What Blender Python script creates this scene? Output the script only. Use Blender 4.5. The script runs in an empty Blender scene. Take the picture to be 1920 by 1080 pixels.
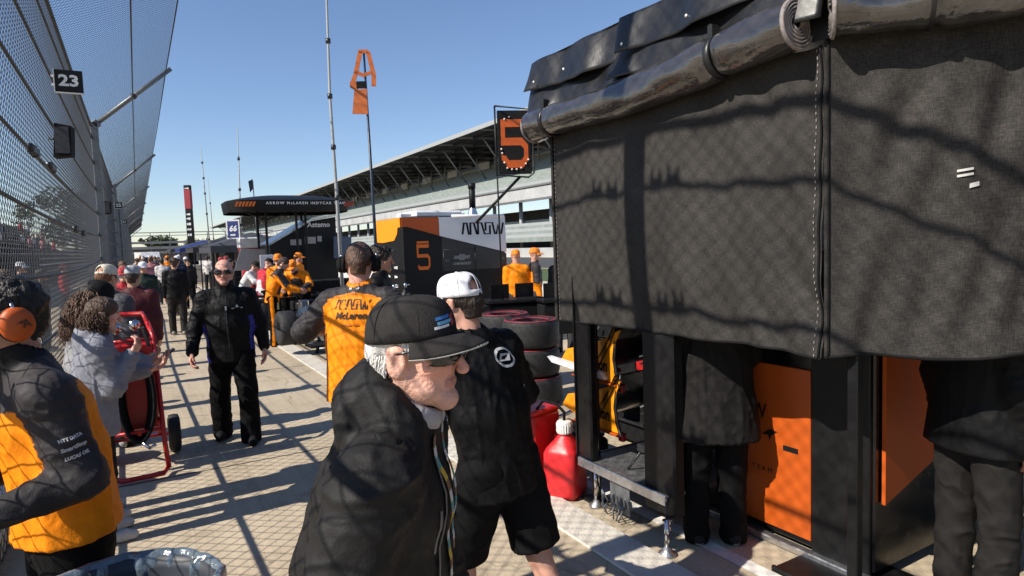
import bpy, math, random
import numpy as np
from mathutils import Vector, Matrix, Euler
from mathutils.bvhtree import BVHTree

# ------------------------------------------------------------------ camera, sky, sun, exposure
scene = bpy.context.scene
C = scene.collection
CAM_H = 1.9
YAW, PITCH, ROLL = math.radians(30.242), math.radians(4.124), math.radians(2.0)
cam_d = bpy.data.cameras.new('camera')
cam = bpy.data.objects.new('camera', cam_d); C.objects.link(cam)
_f = Vector((math.sin(YAW)*math.cos(PITCH), math.cos(YAW)*math.cos(PITCH), -math.sin(PITCH)))
_r = Vector((math.cos(YAW), -math.sin(YAW), 0)); _u = _r.cross(_f)
_R = _r*math.cos(ROLL) - _u*math.sin(ROLL); _U = _u*math.cos(ROLL) + _r*math.sin(ROLL)
cam.matrix_world = Matrix(((_R.x, _U.x, -_f.x, 0), (_R.y, _U.y, -_f.y, 0), (_R.z, _U.z, -_f.z, CAM_H), (0, 0, 0, 1)))
cam_d.sensor_width = 36.0; cam_d.lens = 36.0*1200/1920
cam_d.clip_start = 0.05; cam_d.clip_end = 5000
scene.camera = cam

SUN_EL = math.radians(40); SUN_TRAVEL = math.radians(88)      # shadows fall towards +X across the walkway
sd = Vector((math.sin(SUN_TRAVEL)*math.cos(SUN_EL), math.cos(SUN_TRAVEL)*math.cos(SUN_EL), -math.sin(SUN_EL)))
sun_d = bpy.data.lights.new('sun', 'SUN'); sun_d.energy = 5.0; sun_d.angle = math.radians(0.45); sun_d.color = (1.0, 0.93, 0.82)
sun = bpy.data.objects.new('sun', sun_d); C.objects.link(sun)
sun.rotation_euler = sd.to_track_quat('-Z', 'Y').to_euler(); sun.location = (-20, 0, 30)

world = bpy.data.worlds.new('World'); scene.world = world; world.use_nodes = True
nt = world.node_tree; nt.nodes.clear()
sky = nt.nodes.new('ShaderNodeTexSky'); sky.sky_type = 'NISHITA'; sky.sun_disc = False
sky.sun_elevation = SUN_EL
sky.sun_rotation = math.atan2(-sd.x, -sd.y)          # azimuth of the sun, clockwise from +Y
sky.altitude = 0; sky.air_density = 1.0; sky.dust_density = 0.05; sky.ozone_density = 3.2
bg = nt.nodes.new('ShaderNodeBackground'); bg.inputs[1].default_value = 0.092
wo = nt.nodes.new('ShaderNodeOutputWorld')
tint = nt.nodes.new('ShaderNodeVectorMath'); tint.operation = 'MULTIPLY'; tint.inputs[1].default_value = (1.02, 1.01, 1.08)
nt.links.new(sky.outputs[0], tint.inputs[0]); nt.links.new(tint.outputs[0], bg.inputs[0]); nt.links.new(bg.outputs[0], wo.inputs[0])

vs = scene.view_settings
vs.view_transform = 'Standard'; vs.look = 'None'; vs.exposure = 0.55; vs.gamma = 1.0; vs.use_curve_mapping = False
scene.render.engine = 'CYCLES'
scene.cycles.use_denoising = True
scene.cycles.max_bounces = 5; scene.cycles.diffuse_bounces = 2; scene.cycles.glossy_bounces = 2
scene.cycles.transmission_bounces = 3; scene.cycles.transparent_max_bounces = 12
scene.cycles.caustics_reflective = False; scene.cycles.caustics_refractive = False

rng = random.Random(7)

# ------------------------------------------------------------------ materials
MATS = {}
def mat(name, col=(.5,.5,.5), rough=.6, metal=0.0, var=0.0, vscale=8.0, bump=0.0, bscale=60.0, attr=None,
        coat=0.0, spec=.5, sheen=0.0, sss=0.0, alpha=1.0, trans=0.0, stretch=None, emit=0.0, rvar=0.0):
    if name in MATS: return MATS[name]
    m = bpy.data.materials.new(name); m.use_nodes = True; MATS[name] = m
    n = m.node_tree.nodes; l = m.node_tree.links; b = n['Principled BSDF']
    b.inputs['Base Color'].default_value = (*col, 1); b.inputs['Roughness'].default_value = rough
    b.inputs['Metallic'].default_value = metal; b.inputs['Specular IOR Level'].default_value = spec
    b.inputs['Coat Weight'].default_value = coat; b.inputs['Sheen Weight'].default_value = sheen
    b.inputs['Alpha'].default_value = alpha; b.inputs['Transmission Weight'].default_value = trans
    if sss: b.inputs['Subsurface Weight'].default_value = sss; b.inputs['Subsurface Radius'].default_value = (.012,.005,.003); b.inputs['Subsurface Scale'].default_value = 1.0
    tc = n.new('ShaderNodeTexCoord'); src = tc.outputs['Object']
    if stretch:
        mp = n.new('ShaderNodeMapping'); mp.inputs['Scale'].default_value = stretch; l.new(src, mp.inputs[0]); src = mp.outputs[0]
    base = None
    if attr:
        a = n.new('ShaderNodeAttribute'); a.attribute_name = attr; base = a.outputs['Color']
    if var:
        t = n.new('ShaderNodeTexNoise'); t.inputs['Scale'].default_value = vscale; t.inputs['Detail'].default_value = 6; t.inputs['Roughness'].default_value = .65
        l.new(src, t.inputs['Vector'])
        mr = n.new('ShaderNodeMapRange'); mr.inputs[1].default_value = .25; mr.inputs[2].default_value = .75; mr.inputs[3].default_value = 1-var; mr.inputs[4].default_value = 1+var
        l.new(t.outputs['Fac'], mr.inputs[0])
        mx = n.new('ShaderNodeVectorMath'); mx.operation = 'SCALE'; l.new(mr.outputs[0], mx.inputs['Scale'])
        if base: l.new(base, mx.inputs[0])
        else: mx.inputs[0].default_value = col
        base = mx.outputs[0]
        if rvar:
            r2 = n.new('ShaderNodeMapRange'); r2.inputs[1].default_value = .3; r2.inputs[2].default_value = .7; r2.inputs[3].default_value = max(.02, rough-rvar); r2.inputs[4].default_value = min(1, rough+rvar)
            l.new(t.outputs['Fac'], r2.inputs[0]); l.new(r2.outputs[0], b.inputs['Roughness'])
    if base: l.new(base, b.inputs['Base Color'])
    if bump:
        t = n.new('ShaderNodeTexNoise'); t.inputs['Scale'].default_value = bscale; t.inputs['Detail'].default_value = 4; l.new(src, t.inputs['Vector'])
        bp = n.new('ShaderNodeBump'); bp.inputs['Strength'].default_value = bump; bp.inputs['Distance'].default_value = .02
        l.new(t.outputs['Fac'], bp.inputs['Height']); l.new(bp.outputs[0], b.inputs['Normal'])
    if emit:
        b.inputs['Emission Color'].default_value = (*col, 1); b.inputs['Emission Strength'].default_value = emit
    return m

M_BLACKP = mat('black_paint', (.005,.005,.006), .25, var=.3, vscale=5, rvar=.1)
M_BLACKS = mat('black_satin', (.006,.006,.0065), .5, spec=.3, var=.35, vscale=9, rvar=.12)
M_BLACKM = mat('black_matte', (.008,.008,.0085), .85, spec=.2, var=.3, vscale=14, bump=.1)
M_ORANGE = mat('sunlit_orange_paint', (.90,.31,.010), .35, var=.06, vscale=4, coat=.2)  # lit copy of the orange, sunlight put into a yellower tone
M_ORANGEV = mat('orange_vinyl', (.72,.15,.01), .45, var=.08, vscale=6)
M_DORANGE = mat('deep_orange_with_shade', (.46,.078,.005), .5, var=.08, vscale=5)  # orange deepened so the cabinet door's shade is in the colour
M_WHITE = mat('white_paint', (.72,.72,.73), .35, var=.06, vscale=3)
M_WMARK = mat('white_marking', (.75,.75,.75), .5)
M_SILVER = mat('silver_metal', (.55,.56,.58), .3, metal=.9, var=.15, vscale=20, rvar=.1)
M_ALU = mat('brushed_aluminium', (.42,.42,.42), .38, metal=.85, var=.25, vscale=25, rvar=.12, bump=.15, bscale=90)
M_RED = mat('red_paint', (.42,.012,.014), .35, var=.2, vscale=12, rvar=.12)
M_REDPL = mat('red_plastic', (.60,.02,.025), .38, var=.1, vscale=9, bump=.06, bscale=25, sss=.05, rvar=.08)
M_RUBBER = mat('tyre_rubber', (.016,.016,.017), .7, var=.35, vscale=18, bump=.25, bscale=70)
M_WPLASTIC = mat('white_plastic', (.75,.74,.70), .4, var=.05)
M_DMETAL = mat('dark_metal', (.05,.05,.055), .4, metal=.6, var=.3, vscale=12)
M_GALV = mat('galvanised_steel', (.17,.18,.19), .5, metal=.55, var=.25, vscale=10, rvar=.1)
M_WIRE = mat('fence_wire', (.03,.034,.042), .6)
M_CABLE = mat('steel_cable', (.035,.04,.045), .55, metal=.4)
M_CHROME = mat('chrome', (.6,.6,.62), .15, metal=1.0)
M_CARBON = mat('carbon_fibre', (.012,.012,.013), .25, var=.4, vscale=120, coat=.5)
M_GLASSD = mat('dark_lens', (.006,.006,.007), .08, spec=.8)
M_BLUE = mat('navy_blue', (.02,.035,.16), .5, var=.1)

# ------------------------------------------------------------------ mesh helpers
def link(o, parent=None):
    C.objects.link(o)
    if parent is not None: o.parent = parent
    return o
def tag(o, label=None, cat=None, group=None, kind=None):
    if label: o['label'] = label
    if cat: o['category'] = cat
    if group: o['group'] = group
    if kind: o['kind'] = kind
    return o
def empty(name, loc=(0,0,0), rz=0, label=None, cat=None, group=None):
    o = bpy.data.objects.new(name, None); o.empty_display_size = .1; C.objects.link(o)
    o.location = loc; o.rotation_euler = (0,0,rz)
    return tag(o, label, cat, group)

class MB:
    """collects shapes into one mesh; material index per face"""
    def __init__(s): s.v = []; s.f = []; s.m = []; s.sm = []
    def add(s, vs_, fs_, mi=0, smooth=False, M=None):
        o = len(s.v)
        if M is not None: vs_ = [M @ Vector(p) for p in vs_]
        s.v += [tuple(p) for p in vs_]
        for q in fs_: s.f.append([i+o for i in q]); s.m.append(mi); s.sm.append(smooth)
        return s
    def box(s, c, d, mi=0, M=None, ch=0.0):
        x, y, z = c; a, b, h = d[0]/2, d[1]/2, d[2]/2
        if ch <= 0:
            vs_ = [(x+i*a, y+j*b, z+k*h) for i in (-1,1) for j in (-1,1) for k in (-1,1)]
            return s.add(vs_, [(0,1,3,2),(4,6,7,5),(0,4,5,1),(2,3,7,6),(0,2,6,4),(1,5,7,3)], mi, False, M)
        c_ = min(ch, a*.9, b*.9, h*.9); vs_ = []; idx = {}
        for i in (-1,1):
            for j in (-1,1):
                for k in (-1,1):
                    for ax in range(3):
                        p = [i*(a-(c_ if ax != 0 else 0)), j*(b-(c_ if ax != 1 else 0)), k*(h-(c_ if ax != 2 else 0))]
                        idx[(i,j,k,ax)] = len(vs_); vs_.append((x+p[0], y+p[1], z+p[2]))
        F = []
        def quad(keys):
            q = [idx[k] for k in keys]
            n = (Vector(vs_[q[1]])-Vector(vs_[q[0]])).cross(Vector(vs_[q[2]])-Vector(vs_[q[0]]))
            cc = sum((Vector(vs_[t]) for t in q), Vector())/len(q) - Vector((x,y,z))
            F.append(q if n.dot(cc) > 0 else q[::-1])
        for sg in (-1,1):
            quad([(sg,-1,-1,0),(sg,1,-1,0),(sg,1,1,0),(sg,-1,1,0)])
            quad([(-1,sg,-1,1),(1,sg,-1,1),(1,sg,1,1),(-1,sg,1,1)])
            quad([(-1,-1,sg,2),(1,-1,sg,2),(1,1,sg,2),(-1,1,sg,2)])
            for tg in (-1,1):
                quad([(sg,tg,-1,0),(sg,tg,1,0),(sg,tg,1,1),(sg,tg,-1,1)])
                quad([(sg,-1,tg,0),(sg,1,tg,0),(sg,1,tg,2),(sg,-1,tg,2)])
                quad([(-1,sg,tg,1),(1,sg,tg,1),(1,sg,tg,2),(-1,sg,tg,2)])
                for ug in (-1,1): quad([(sg,tg,ug,0),(sg,tg,ug,1),(sg,tg,ug,2)])
        return s.add(vs_, F, mi, False, M)
    def tube(s, pts, r, n=8, mi=0, smooth=True, cap=True, M=None, closed=False, flat=None):
        P = [Vector(p) for p in pts]; k = len(P)
        rs = r if isinstance(r, (list, tuple)) else [r]*k
        vs_ = []; fs_ = []; up = None
        for i in range(k):
            if closed: t = P[(i+1) % k]-P[i-1]
            else: t = P[min(i+1,k-1)]-P[max(i-1,0)]
            if t.length < 1e-9: t = Vector((0,0,1))
            t.normalize()
            if up is None:
                up = Vector((0,0,1)) if abs(t.z) < .9 else Vector((1,0,0))
            x = t.cross(up)
            if x.length < 1e-6: x = t.orthogonal()
            x.normalize(); y = x.cross(t).normalized(); up = y
            for j in range(n):
                a = 2*math.pi*j/n
                vs_.append(P[i]+x*(math.cos(a)*rs[i])+y*(math.sin(a)*rs[i]*(flat or 1)))
        for i in range(k if closed else k-1):
            i2 = (i+1) % k
            for j in range(n):
                j2 = (j+1) % n; fs_.append((i*n+j, i*n+j2, i2*n+j2, i2*n+j))
        if cap and not closed:
            fs_.append(tuple(range(n))[::-1]); fs_.append(tuple((k-1)*n+j for j in range(n)))
        fs_ = [tuple(q)[::-1] for q in fs_]
        return s.add(vs_, fs_, mi, smooth, M)
    def lathe(s, prof, n=24, mi=0, M=None, smooth=True, close=False):
        """prof: list of (r,z) from bottom to top"""
        vs_ = []; fs_ = []; k = len(prof)
        for (r,z) in prof:
            for j in range(n):
                a = 2*math.pi*j/n; vs_.append((r*math.cos(a), r*math.sin(a), z))
        for i in range(k if close else k-1):
            i2 = (i+1) % k
            for j in range(n):
                j2 = (j+1) % n; fs_.append((i*n+j, i*n+j2, i2*n+j2, i2*n+j))
        if not close:
            if prof[0][0] > 1e-5: fs_.append(tuple(range(n))[::-1])
            if prof[-1][0] > 1e-5: fs_.append(tuple((k-1)*n+j for j in range(n)))
        return s.add(vs_, fs_, mi, smooth, M)
    def prism(s, poly, y0, y1, mi=0, M=None, plane='xz'):
        """polygon extruded; plane xz -> along y, xy -> along z, yz -> along x"""
        def P(a,b,c):
            return {'xz':(a,c,b),'xy':(a,b,c),'yz':(c,a,b)}[plane]
        n = len(poly)
        A = sum(poly[i][0]*poly[(i+1)%n][1]-poly[(i+1)%n][0]*poly[i][1] for i in range(n))
        if (A < 0): poly = poly[::-1]
        vs_ = [P(a,b,y0) for a,b in poly]+[P(a,b,y1) for a,b in poly]
        fs_ = [tuple(range(n)), tuple(range(2*n-1,n-1,-1))]+[(i, i+n, (i+1)%n+n, (i+1)%n) for i in range(n)]
        if plane != 'xz': fs_ = [q[::-1] for q in fs_]
        if y1 < y0: fs_ = [q[::-1] for q in fs_]
        return s.add(vs_, fs_, mi, False, M)
    def grid(s, fn, nu, nv, mi=0, smooth=True, M=None, flip=False):
        vs_ = [fn(i/nu, j/nv) for i in range(nu+1) for j in range(nv+1)]
        fs_ = [(i*(nv+1)+j, (i+1)*(nv+1)+j, (i+1)*(nv+1)+j+1, i*(nv+1)+j+1) for i in range(nu) for j in range(nv)]
        if flip: fs_ = [q[::-1] for q in fs_]
        return s.add(vs_, fs_, mi, smooth, M)
    def mesh(s, name, mats):
        me = bpy.data.meshes.new(name); me.from_pydata(s.v, [], s.f)
        for m in (mats if isinstance(mats, (list,tuple)) else [mats]): me.materials.append(m)
        me.polygons.foreach_set('material_index', s.m); me.polygons.foreach_set('use_smooth', s.sm)
        me.update(); return me
    def build(s, name, mats, parent=None, loc=None, rot=None, solid=0.0):
        o = bpy.data.objects.new(name, s.mesh(name, mats)); link(o, parent)
        if loc: o.location = loc
        if rot: o.rotation_euler = rot
        if solid:
            md = o.modifiers.new('thickness', 'SOLIDIFY'); md.thickness = solid; md.offset = 0
        return o

def dup(o, parent=None):
    c = o.copy(); C.objects.link(c); c.parent = parent
    for ch in o.children: dup(ch, c)
    return c
def share(name, me, parent=None, loc=(0,0,0), rot=(0,0,0), scale=(1,1,1)):
    o = bpy.data.objects.new(name, me); link(o, parent); o.location = loc; o.rotation_euler = rot; o.scale = scale; return o

# text as a thin mesh; local x right, local y up, facing +z of the frame given
def text_mesh(txt, size=1.0, bold=0.0, space=1.0, shear=0.0, align='CENTER', ext=0.0):
    cu = bpy.data.curves.new('t', 'FONT'); cu.body = txt; cu.size = size; cu.align_x = align; cu.align_y = 'CENTER'
    cu.offset = bold; cu.space_character = space; cu.shear = shear; cu.extrude = ext; cu.resolution_u = 2
    ob = bpy.data.objects.new('t', cu); C.objects.link(ob)
    dg = bpy.context.evaluated_depsgraph_get(); me = bpy.data.meshes.new_from_object(ob.evaluated_get(dg))
    V = [tuple(v.co) for v in me.vertices]; F = [tuple(p.vertices) for p in me.polygons]
    bpy.data.objects.remove(ob); bpy.data.curves.remove(cu); bpy.data.meshes.remove(me)
    return V, F
def stroke(paths, w):
    """flat ribbons for line lettering, in the xy plane"""
    V = []; F = []
    for P in paths:
        P = [Vector((p[0], p[1], 0)) for p in P]; L = []; Rr = []
        for i, p in enumerate(P):
            d0 = (p-P[i-1]).normalized() if i else None; d1 = (P[i+1]-p).normalized() if i < len(P)-1 else None
            d = (d0+d1) if d0 and d1 else (d0 or d1)
            if d.length < 1e-6: d = d0
            d.normalize(); nn = Vector((-d.y, d.x, 0)); k = 1.0
            if d0 and d1:
                c = max(.35, nn.dot(Vector((-d1.y, d1.x, 0)))); k = 1/c
            L.append(p+nn*w/2*k); Rr.append(p-nn*w/2*k)
        for i in range(len(P)-1):
            o = len(V); V += [tuple(Rr[i]), tuple(Rr[i+1]), tuple(L[i+1]), tuple(L[i])]; F.append((o,o+1,o+2,o+3))
    return V, F
def place2d(VF, origin, xd, yd, sx=1.0, sy=None):
    V, F = VF; sy = sy or sx; o = Vector(origin); xd = Vector(xd).normalized(); yd = Vector(yd).normalized()
    return [o+xd*(p[0]*sx)+yd*(p[1]*sy) for p in V], F
def decal(name, VF, origin, xd, yd, m, parent, sx=1.0, sy=None, bvh=None, off=.003, M=None):
    """flat print laid on a surface; with a bvh each vertex is dropped onto that surface"""
    V, F = place2d(VF, origin, xd, yd, sx, sy)
    nrm = Vector(xd).normalized().cross(Vector(yd).normalized())
    if bvh is not None:
        W = []
        for p in V:
            h = bvh.ray_cast(p+nrm*.25, -nrm, .6)
            W.append((h[0]+nrm*off) if h[0] is not None else p)
        V = W
    else: V = [p+nrm*off for p in V]
    mb = MB(); mb.add(V, F); return mb.build(name, m, parent)
ARROW = [[(0,0),(.07,1),(.16,1),(.24,0),(.32,.0),(.34,.0)], [(.30,0),(.34,1),(.43,1),(.52,0),(.60,0)],
         [(.56,0),(.56,1),(.68,1),(.78,0),(1.06,0),(1.06,.72)], [(.80,.30),(.80,1),(1.12,1),(1.22,0),(1.30,0),(1.37,.75),(1.44,0),(1.52,0),(1.60,1)]]
ARROW = [[(0,0),(.08,1),(.20,1),(.28,0),(.36,0),(.36,1),(.52,1),(.64,0),(.70,0),(.70,1),(.86,1),(.99,0),(1.24,0),(1.24,.78)],
         [(1.04,.30),(1.04,1),(1.36,1),(1.46,0),(1.54,0),(1.61,.8),(1.68,0),(1.76,0),(1.86,1)]]
SWOOSH = ([(0,.0,0),(.55,.30,0),(1.0,.26,0),(.62,.02,0),(.5,-.22,0),(.42,.02,0)], [(0,1,2,3),(0,3,4,5)])
# ------------------------------------------------------------------ ground
def ground_mat():
    m = bpy.data.materials.new('worn_concrete'); m.use_nodes = True; n = m.node_tree.nodes; l = m.node_tree.links; b = n['Principled BSDF']
    tc = n.new('ShaderNodeTexCoord')
    def noise(sc, det=6, rough=.6, vec=None):
        t = n.new('ShaderNodeTexNoise'); t.inputs['Scale'].default_value = sc; t.inputs['Detail'].default_value = det; t.inputs['Roughness'].default_value = rough
        l.new(vec or tc.outputs['Object'], t.inputs['Vector']); return t.outputs['Fac']
    def ramp(f, stops):
        r = n.new('ShaderNodeValToRGB'); e = r.color_ramp.elements
        e[0].position, e[0].color = stops[0][0], (*stops[0][1], 1); e[1].position, e[1].color = stops[-1][0], (*stops[-1][1], 1)
        for p, c in stops[1:-1]:
            k = e.new(p); k.color = (*c, 1)
        l.new(f, r.inputs[0]); return r.outputs[0]
    def mul(a, b_, fac=1.0):
        x = n.new('ShaderNodeMixRGB'); x.blend_type = 'MULTIPLY'; x.inputs[0].default_value = fac; l.new(a, x.inputs[1]); l.new(b_, x.inputs[2]); return x.outputs[0]
    base = ramp(noise(.6), [(.3, (.41,.338,.243)), (.5, (.475,.393,.284)), (.72, (.52,.438,.325))])
    fine = ramp(noise(45, 8, .75), [(.3, (.82,.82,.82)), (.6, (1.05,1.05,1.05))])
    stain = ramp(noise(2.6, 8, .7), [(.36, (.62,.60,.57)), (.46, (1,1,1))])
    mp = n.new('ShaderNodeMapping'); mp.inputs['Scale'].default_value = (14, .5, 1); l.new(tc.outputs['Object'], mp.inputs[0])
    streak = ramp(noise(1.0, 5, .6, mp.outputs[0]), [(.3, (.88,.88,.88)), (.6, (1.03,1.03,1.03))])
    spots = n.new('ShaderNodeTexVoronoi'); spots.inputs['Scale'].default_value = 2.3; l.new(tc.outputs['Object'], spots.inputs['Vector'])
    sp = ramp(spots.outputs['Distance'], [(.03, (.35,.34,.33)), (.055, (1,1,1))])
    mp2 = n.new('ShaderNodeMapping'); mp2.inputs['Scale'].default_value = (3.2, .10, 1); l.new(tc.outputs['Object'], mp2.inputs[0])
    skid = ramp(noise(1.0, 8, .75, mp2.outputs[0]), [(.36, (.60,.59,.57)), (.45, (1,1,1))])
    vc = n.new('ShaderNodeTexVoronoi'); vc.feature = 'DISTANCE_TO_EDGE'; vc.inputs['Scale'].default_value = .45
    wn = n.new('ShaderNodeTexNoise'); wn.inputs['Scale'].default_value = 2.5; wn.inputs['Detail'].default_value = 5; l.new(tc.outputs['Object'], wn.inputs['Vector'])
    ad = n.new('ShaderNodeVectorMath'); ad.operation = 'MULTIPLY_ADD'; ad.inputs[1].default_value = (.5,.5,0); l.new(wn.outputs['Color'], ad.inputs[0]); l.new(tc.outputs['Object'], ad.inputs[2]); l.new(ad.outputs[0], vc.inputs['Vector'])
    crack = ramp(vc.outputs['Distance'], [(.0015, (.45,.42,.38)), (.0045, (1,1,1))])
    c = mul(mul(mul(mul(mul(mul(base, fine), stain, .6), streak), sp, .6), skid, .6), crack, .7)
    l.new(c, b.inputs['Base Color']); b.inputs['Roughness'].default_value = .85; b.inputs['Specular IOR Level'].default_value = .3
    bp = n.new('ShaderNodeBump'); bp.inputs['Strength'].default_value = .35; bp.inputs['Distance'].default_value = .01
    l.new(noise(70, 6, .7), bp.inputs['Height']); l.new(bp.outputs[0], b.inputs['Normal'])
    return m
M_CONC = ground_mat()
mb = MB(); mb.add([(-400,-60,0),(400,-60,0),(400,1600,0),(-400,1600,0)], [(0,1,2,3)])
tag(mb.build('ground', M_CONC), kind='structure')
# saw-cut joints between the slabs as thin dark sheets, the pale kerb strip by the pit boxes, painted line
M_JOINT = mat('joint_sealant', (.07,.062,.055), .9)
gj = empty('pavement', (0,0,0)); tag(gj, kind='structure')
for y in [1.5+4.6*k for k in range(14)]:
    t = MB(); t.box((.7, y, .003), (3.1, .012, .002)); t.build('joint', M_JOINT, gj)
M_KERB = mat('pale_kerb_concrete', (.56,.52,.45), .85, var=.18, vscale=4, bump=.3, bscale=50)
for k in range(34):
    t = MB(); t.box((2.42, -2+3.0*k+1.49, .011), (.30, 2.985, .022), ch=.008); t.build('kerb_slab', M_KERB, gj)
M_LINE = mat('worn_white_line', (.66,.64,.60), .8, var=.35, vscale=7)
t = MB(); t.add([(2.86,-3,.004),(2.96,-3,.004),(2.96,90,.004),(2.86,90,.004)], [(0,1,2,3)]); t.build('painted_line', M_LINE, gj)
# pit lane asphalt, grass verge and racing surface beyond the pit boxes
M_ASPH = mat('asphalt', (.055,.055,.058), .85, var=.25, vscale=1.2, bump=.3, bscale=60)
M_GRASS = mat('turf', (.05,.085,.025), .95, var=.35, vscale=3, bump=.5, bscale=30)
def strip(name, x0, x1, z, m):
    t = MB(); t.add([(x0,-60,z),(x1,-60,z),(x1,1300,z),(x0,1300,z)], [(0,1,2,3)]); return tag(t.build(name, m), kind='structure')
M_PITC = mat('pale_pit_concrete', (.46,.44,.40), .85, var=.15, vscale=.8)
strip('pit_lane', 8.6, 16, .004, M_PITC); strip('grass_verge', 16.5, 24, .004, M_GRASS); strip('race_track', 24.5, 40, .004, M_ASPH)
# low pit wall between boxes and pit lane
pw = empty('pit_wall', (0,0,0), label='low white concrete wall between the pit boxes and the pit lane', cat='wall')
for k in range(30):
    t = MB(); t.box((8.2, 6+3.0*k, .45), (.25, 2.98, .9), ch=.02); t.build('wall_block', M_WHITE, pw)

# ------------------------------------------------------------------ catch fence on the left
FX, FTOP, TIPX, TIPZ = -.85, 5.42, 1.05, 7.08
POSTS = [2.86+18*k for k in range(-1, 9)]
fence = empty('catch_fence', (FX,0,0), label='tall dark chain-link catch fence with overhang curving over the walkway', cat='fence')
def wire_panel(L, Hh, diag, r, seg):
    """straight diagonal wires crossing into diamonds, clipped to a panel in (u,v)"""
    V = []; F = []
    for sgn in (1,-1):
        k0 = -int(Hh/diag)-1
        for k in range(k0, int(L/diag)+int(Hh/diag)+2):
            # line u = u0 + sgn*v
            u0 = k*diag + (0 if sgn > 0 else 0)
            if sgn > 0: v0 = max(0, -u0); v1 = min(Hh, L-u0)
            else: v0 = max(0, u0-L); v1 = min(Hh, u0)
            if v1-v0 < .01: continue
            n = max(1, int((v1-v0)/seg+.5))
            base = len(V)
            for i in range(n+1):
                v = v0+(v1-v0)*i/n; u = u0+sgn*v; dx = r*.9*sgn
                for a in range(3):
                    an = 2*math.pi*a/3+.5
                    V.append((dx+r*math.cos(an), u+r*math.sin(an)*.7071, v-sgn*r*math.sin(an)*.7071))
            for i in range(n):
                for a in range(3):
                    F.append((base+i*3+a, base+i*3+(a+1) % 3, base+(i+1)*3+(a+1) % 3, base+(i+1)*3+a))
    return V, F
DIAG = .115; PL = DIAG*26
V, F = wire_panel(PL, FTOP-.02, DIAG, .0030, .22); t = MB(); t.add(V, F, 0, True); ME_PANEL = t.mesh('mesh_panel', M_WIRE)
OVL = math.hypot(TIPX-FX, TIPZ-FTOP); OVA = math.atan2(TIPX-FX, TIPZ-FTOP)
V, F = wire_panel(PL, OVL, DIAG, .0028, .22); t = MB(); t.add(V, F, 0, True); ME_OVER = t.mesh('overhang_panel', M_WIRE)
for k in range(-4, 46):
    y = -.2+PL*k
    share('mesh_panel', ME_PANEL, fence, (0, y, .02))
    share('overhang_mesh', ME_OVER, fence, (0, y, FTOP), (0, OVA, 0))
t = MB(); t.box((0,0,FTOP/2+.05), (.18,.19,FTOP+.1), ch=.012); t.box((0,0,.012),(.3,.3,.024)); ME_POST = t.mesh('post', M_GALV)
t = MB(); t.tube([(0,0,0),(0,0,OVL+.06)], .062, 12); t.box((0,0,.06),(.2,.19,.16), ch=.02); ME_ARM = t.mesh('overhang_arm', M_GALV)
t = MB(); t.tube([(0,0,OVL*.5),(0,.0,OVL*.5+.09)], .085, 10); ME_COLLAR = t.mesh('arm_collar', M_DMETAL)
for y in POSTS:
    share('post', ME_POST, fence, (.0+.09, y, 0)); share('overhang_arm', ME_ARM, fence, (.09, y, FTOP+.02), (0, OVA, 0))
    share('arm_collar', ME_COLLAR, fence, (.09, y, FTOP+.02), (0, OVA, 0))
CABZ = [.55, 1.15, 1.8, 2.45, 3.05, 3.7, 4.4, 5.08]
for z in CABZ+[FTOP]:
    pts = []
    for i in range(len(POSTS)-1):
        for j in range(12):
            f_ = j/12; pts.append((.02, POSTS[i]+18*f_, z-.10*math.sin(math.pi*f_)*(1 if z < FTOP else .2)+.01*math.sin(7*f_+z)))
    t = MB(); t.tube(pts, .017 if z < FTOP else .028, 6); t.build('cable', M_CABLE, fence)
for fr in (.52, .97):
    pts = []
    for i in range(len(POSTS)-1):
        for j in range(12):
            f_ = j/12; sg = .06*math.sin(math.pi*f_)
            pts.append(((TIPX-FX)*fr+.06, POSTS[i]+18*f_, FTOP+(TIPZ-FTOP)*fr-sg))
    t = MB(); t.tube(pts, .016, 6); t.build('cable', M_CABLE, fence)
t = MB(); t.box((0,0,.0),(.05,.10,.055), ch=.008)
for dy in (-.032, .032): t.tube([(0,dy,.02),(0,dy,.085)], [.014,.009], 6); t.tube([(-.035,dy,0),(.035,dy,0)], .009, 6)
ME_CLAMP = t.mesh('cable_clamp', M_DMETAL)
for y in POSTS[1:4]:
    for z in CABZ: 
        for d in (-.34,-.20,.22,.36): share('cable_clamp', ME_CLAMP, fence, (.02, y+d, z))
for (y, z) in ((7.0,2.62),(7.35,2.62),(8.0,2.62),(8.5,2.62),(7.6,3.05),(7.85,3.05)):
    pass
# turnbuckle clusters along the lower cables
t = MB()
for i in range(5): t.box((.0, -.2+.1*i, rng.uniform(-.02,.02)), (.07,.08,.09), ch=.015)
t.tube([(0,-.3,0),(0,.3,0)], .03, 8); ME_TB = t.mesh('turnbuckle', M_DMETAL)
for (y, z) in ((8.0,2.98),(9.6,3.0),(12.6,2.36),(14.2,2.34)): share('turnbuckle', ME_TB, fence, (.03, y, z))
# low concrete base of the fence
for k in range(40):
    t = MB(); t.box((-.12, 3*k-8.0, .09), (.22, 2.98, .18), ch=.02); t.build('base_block', M_KERB, fence)

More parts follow.
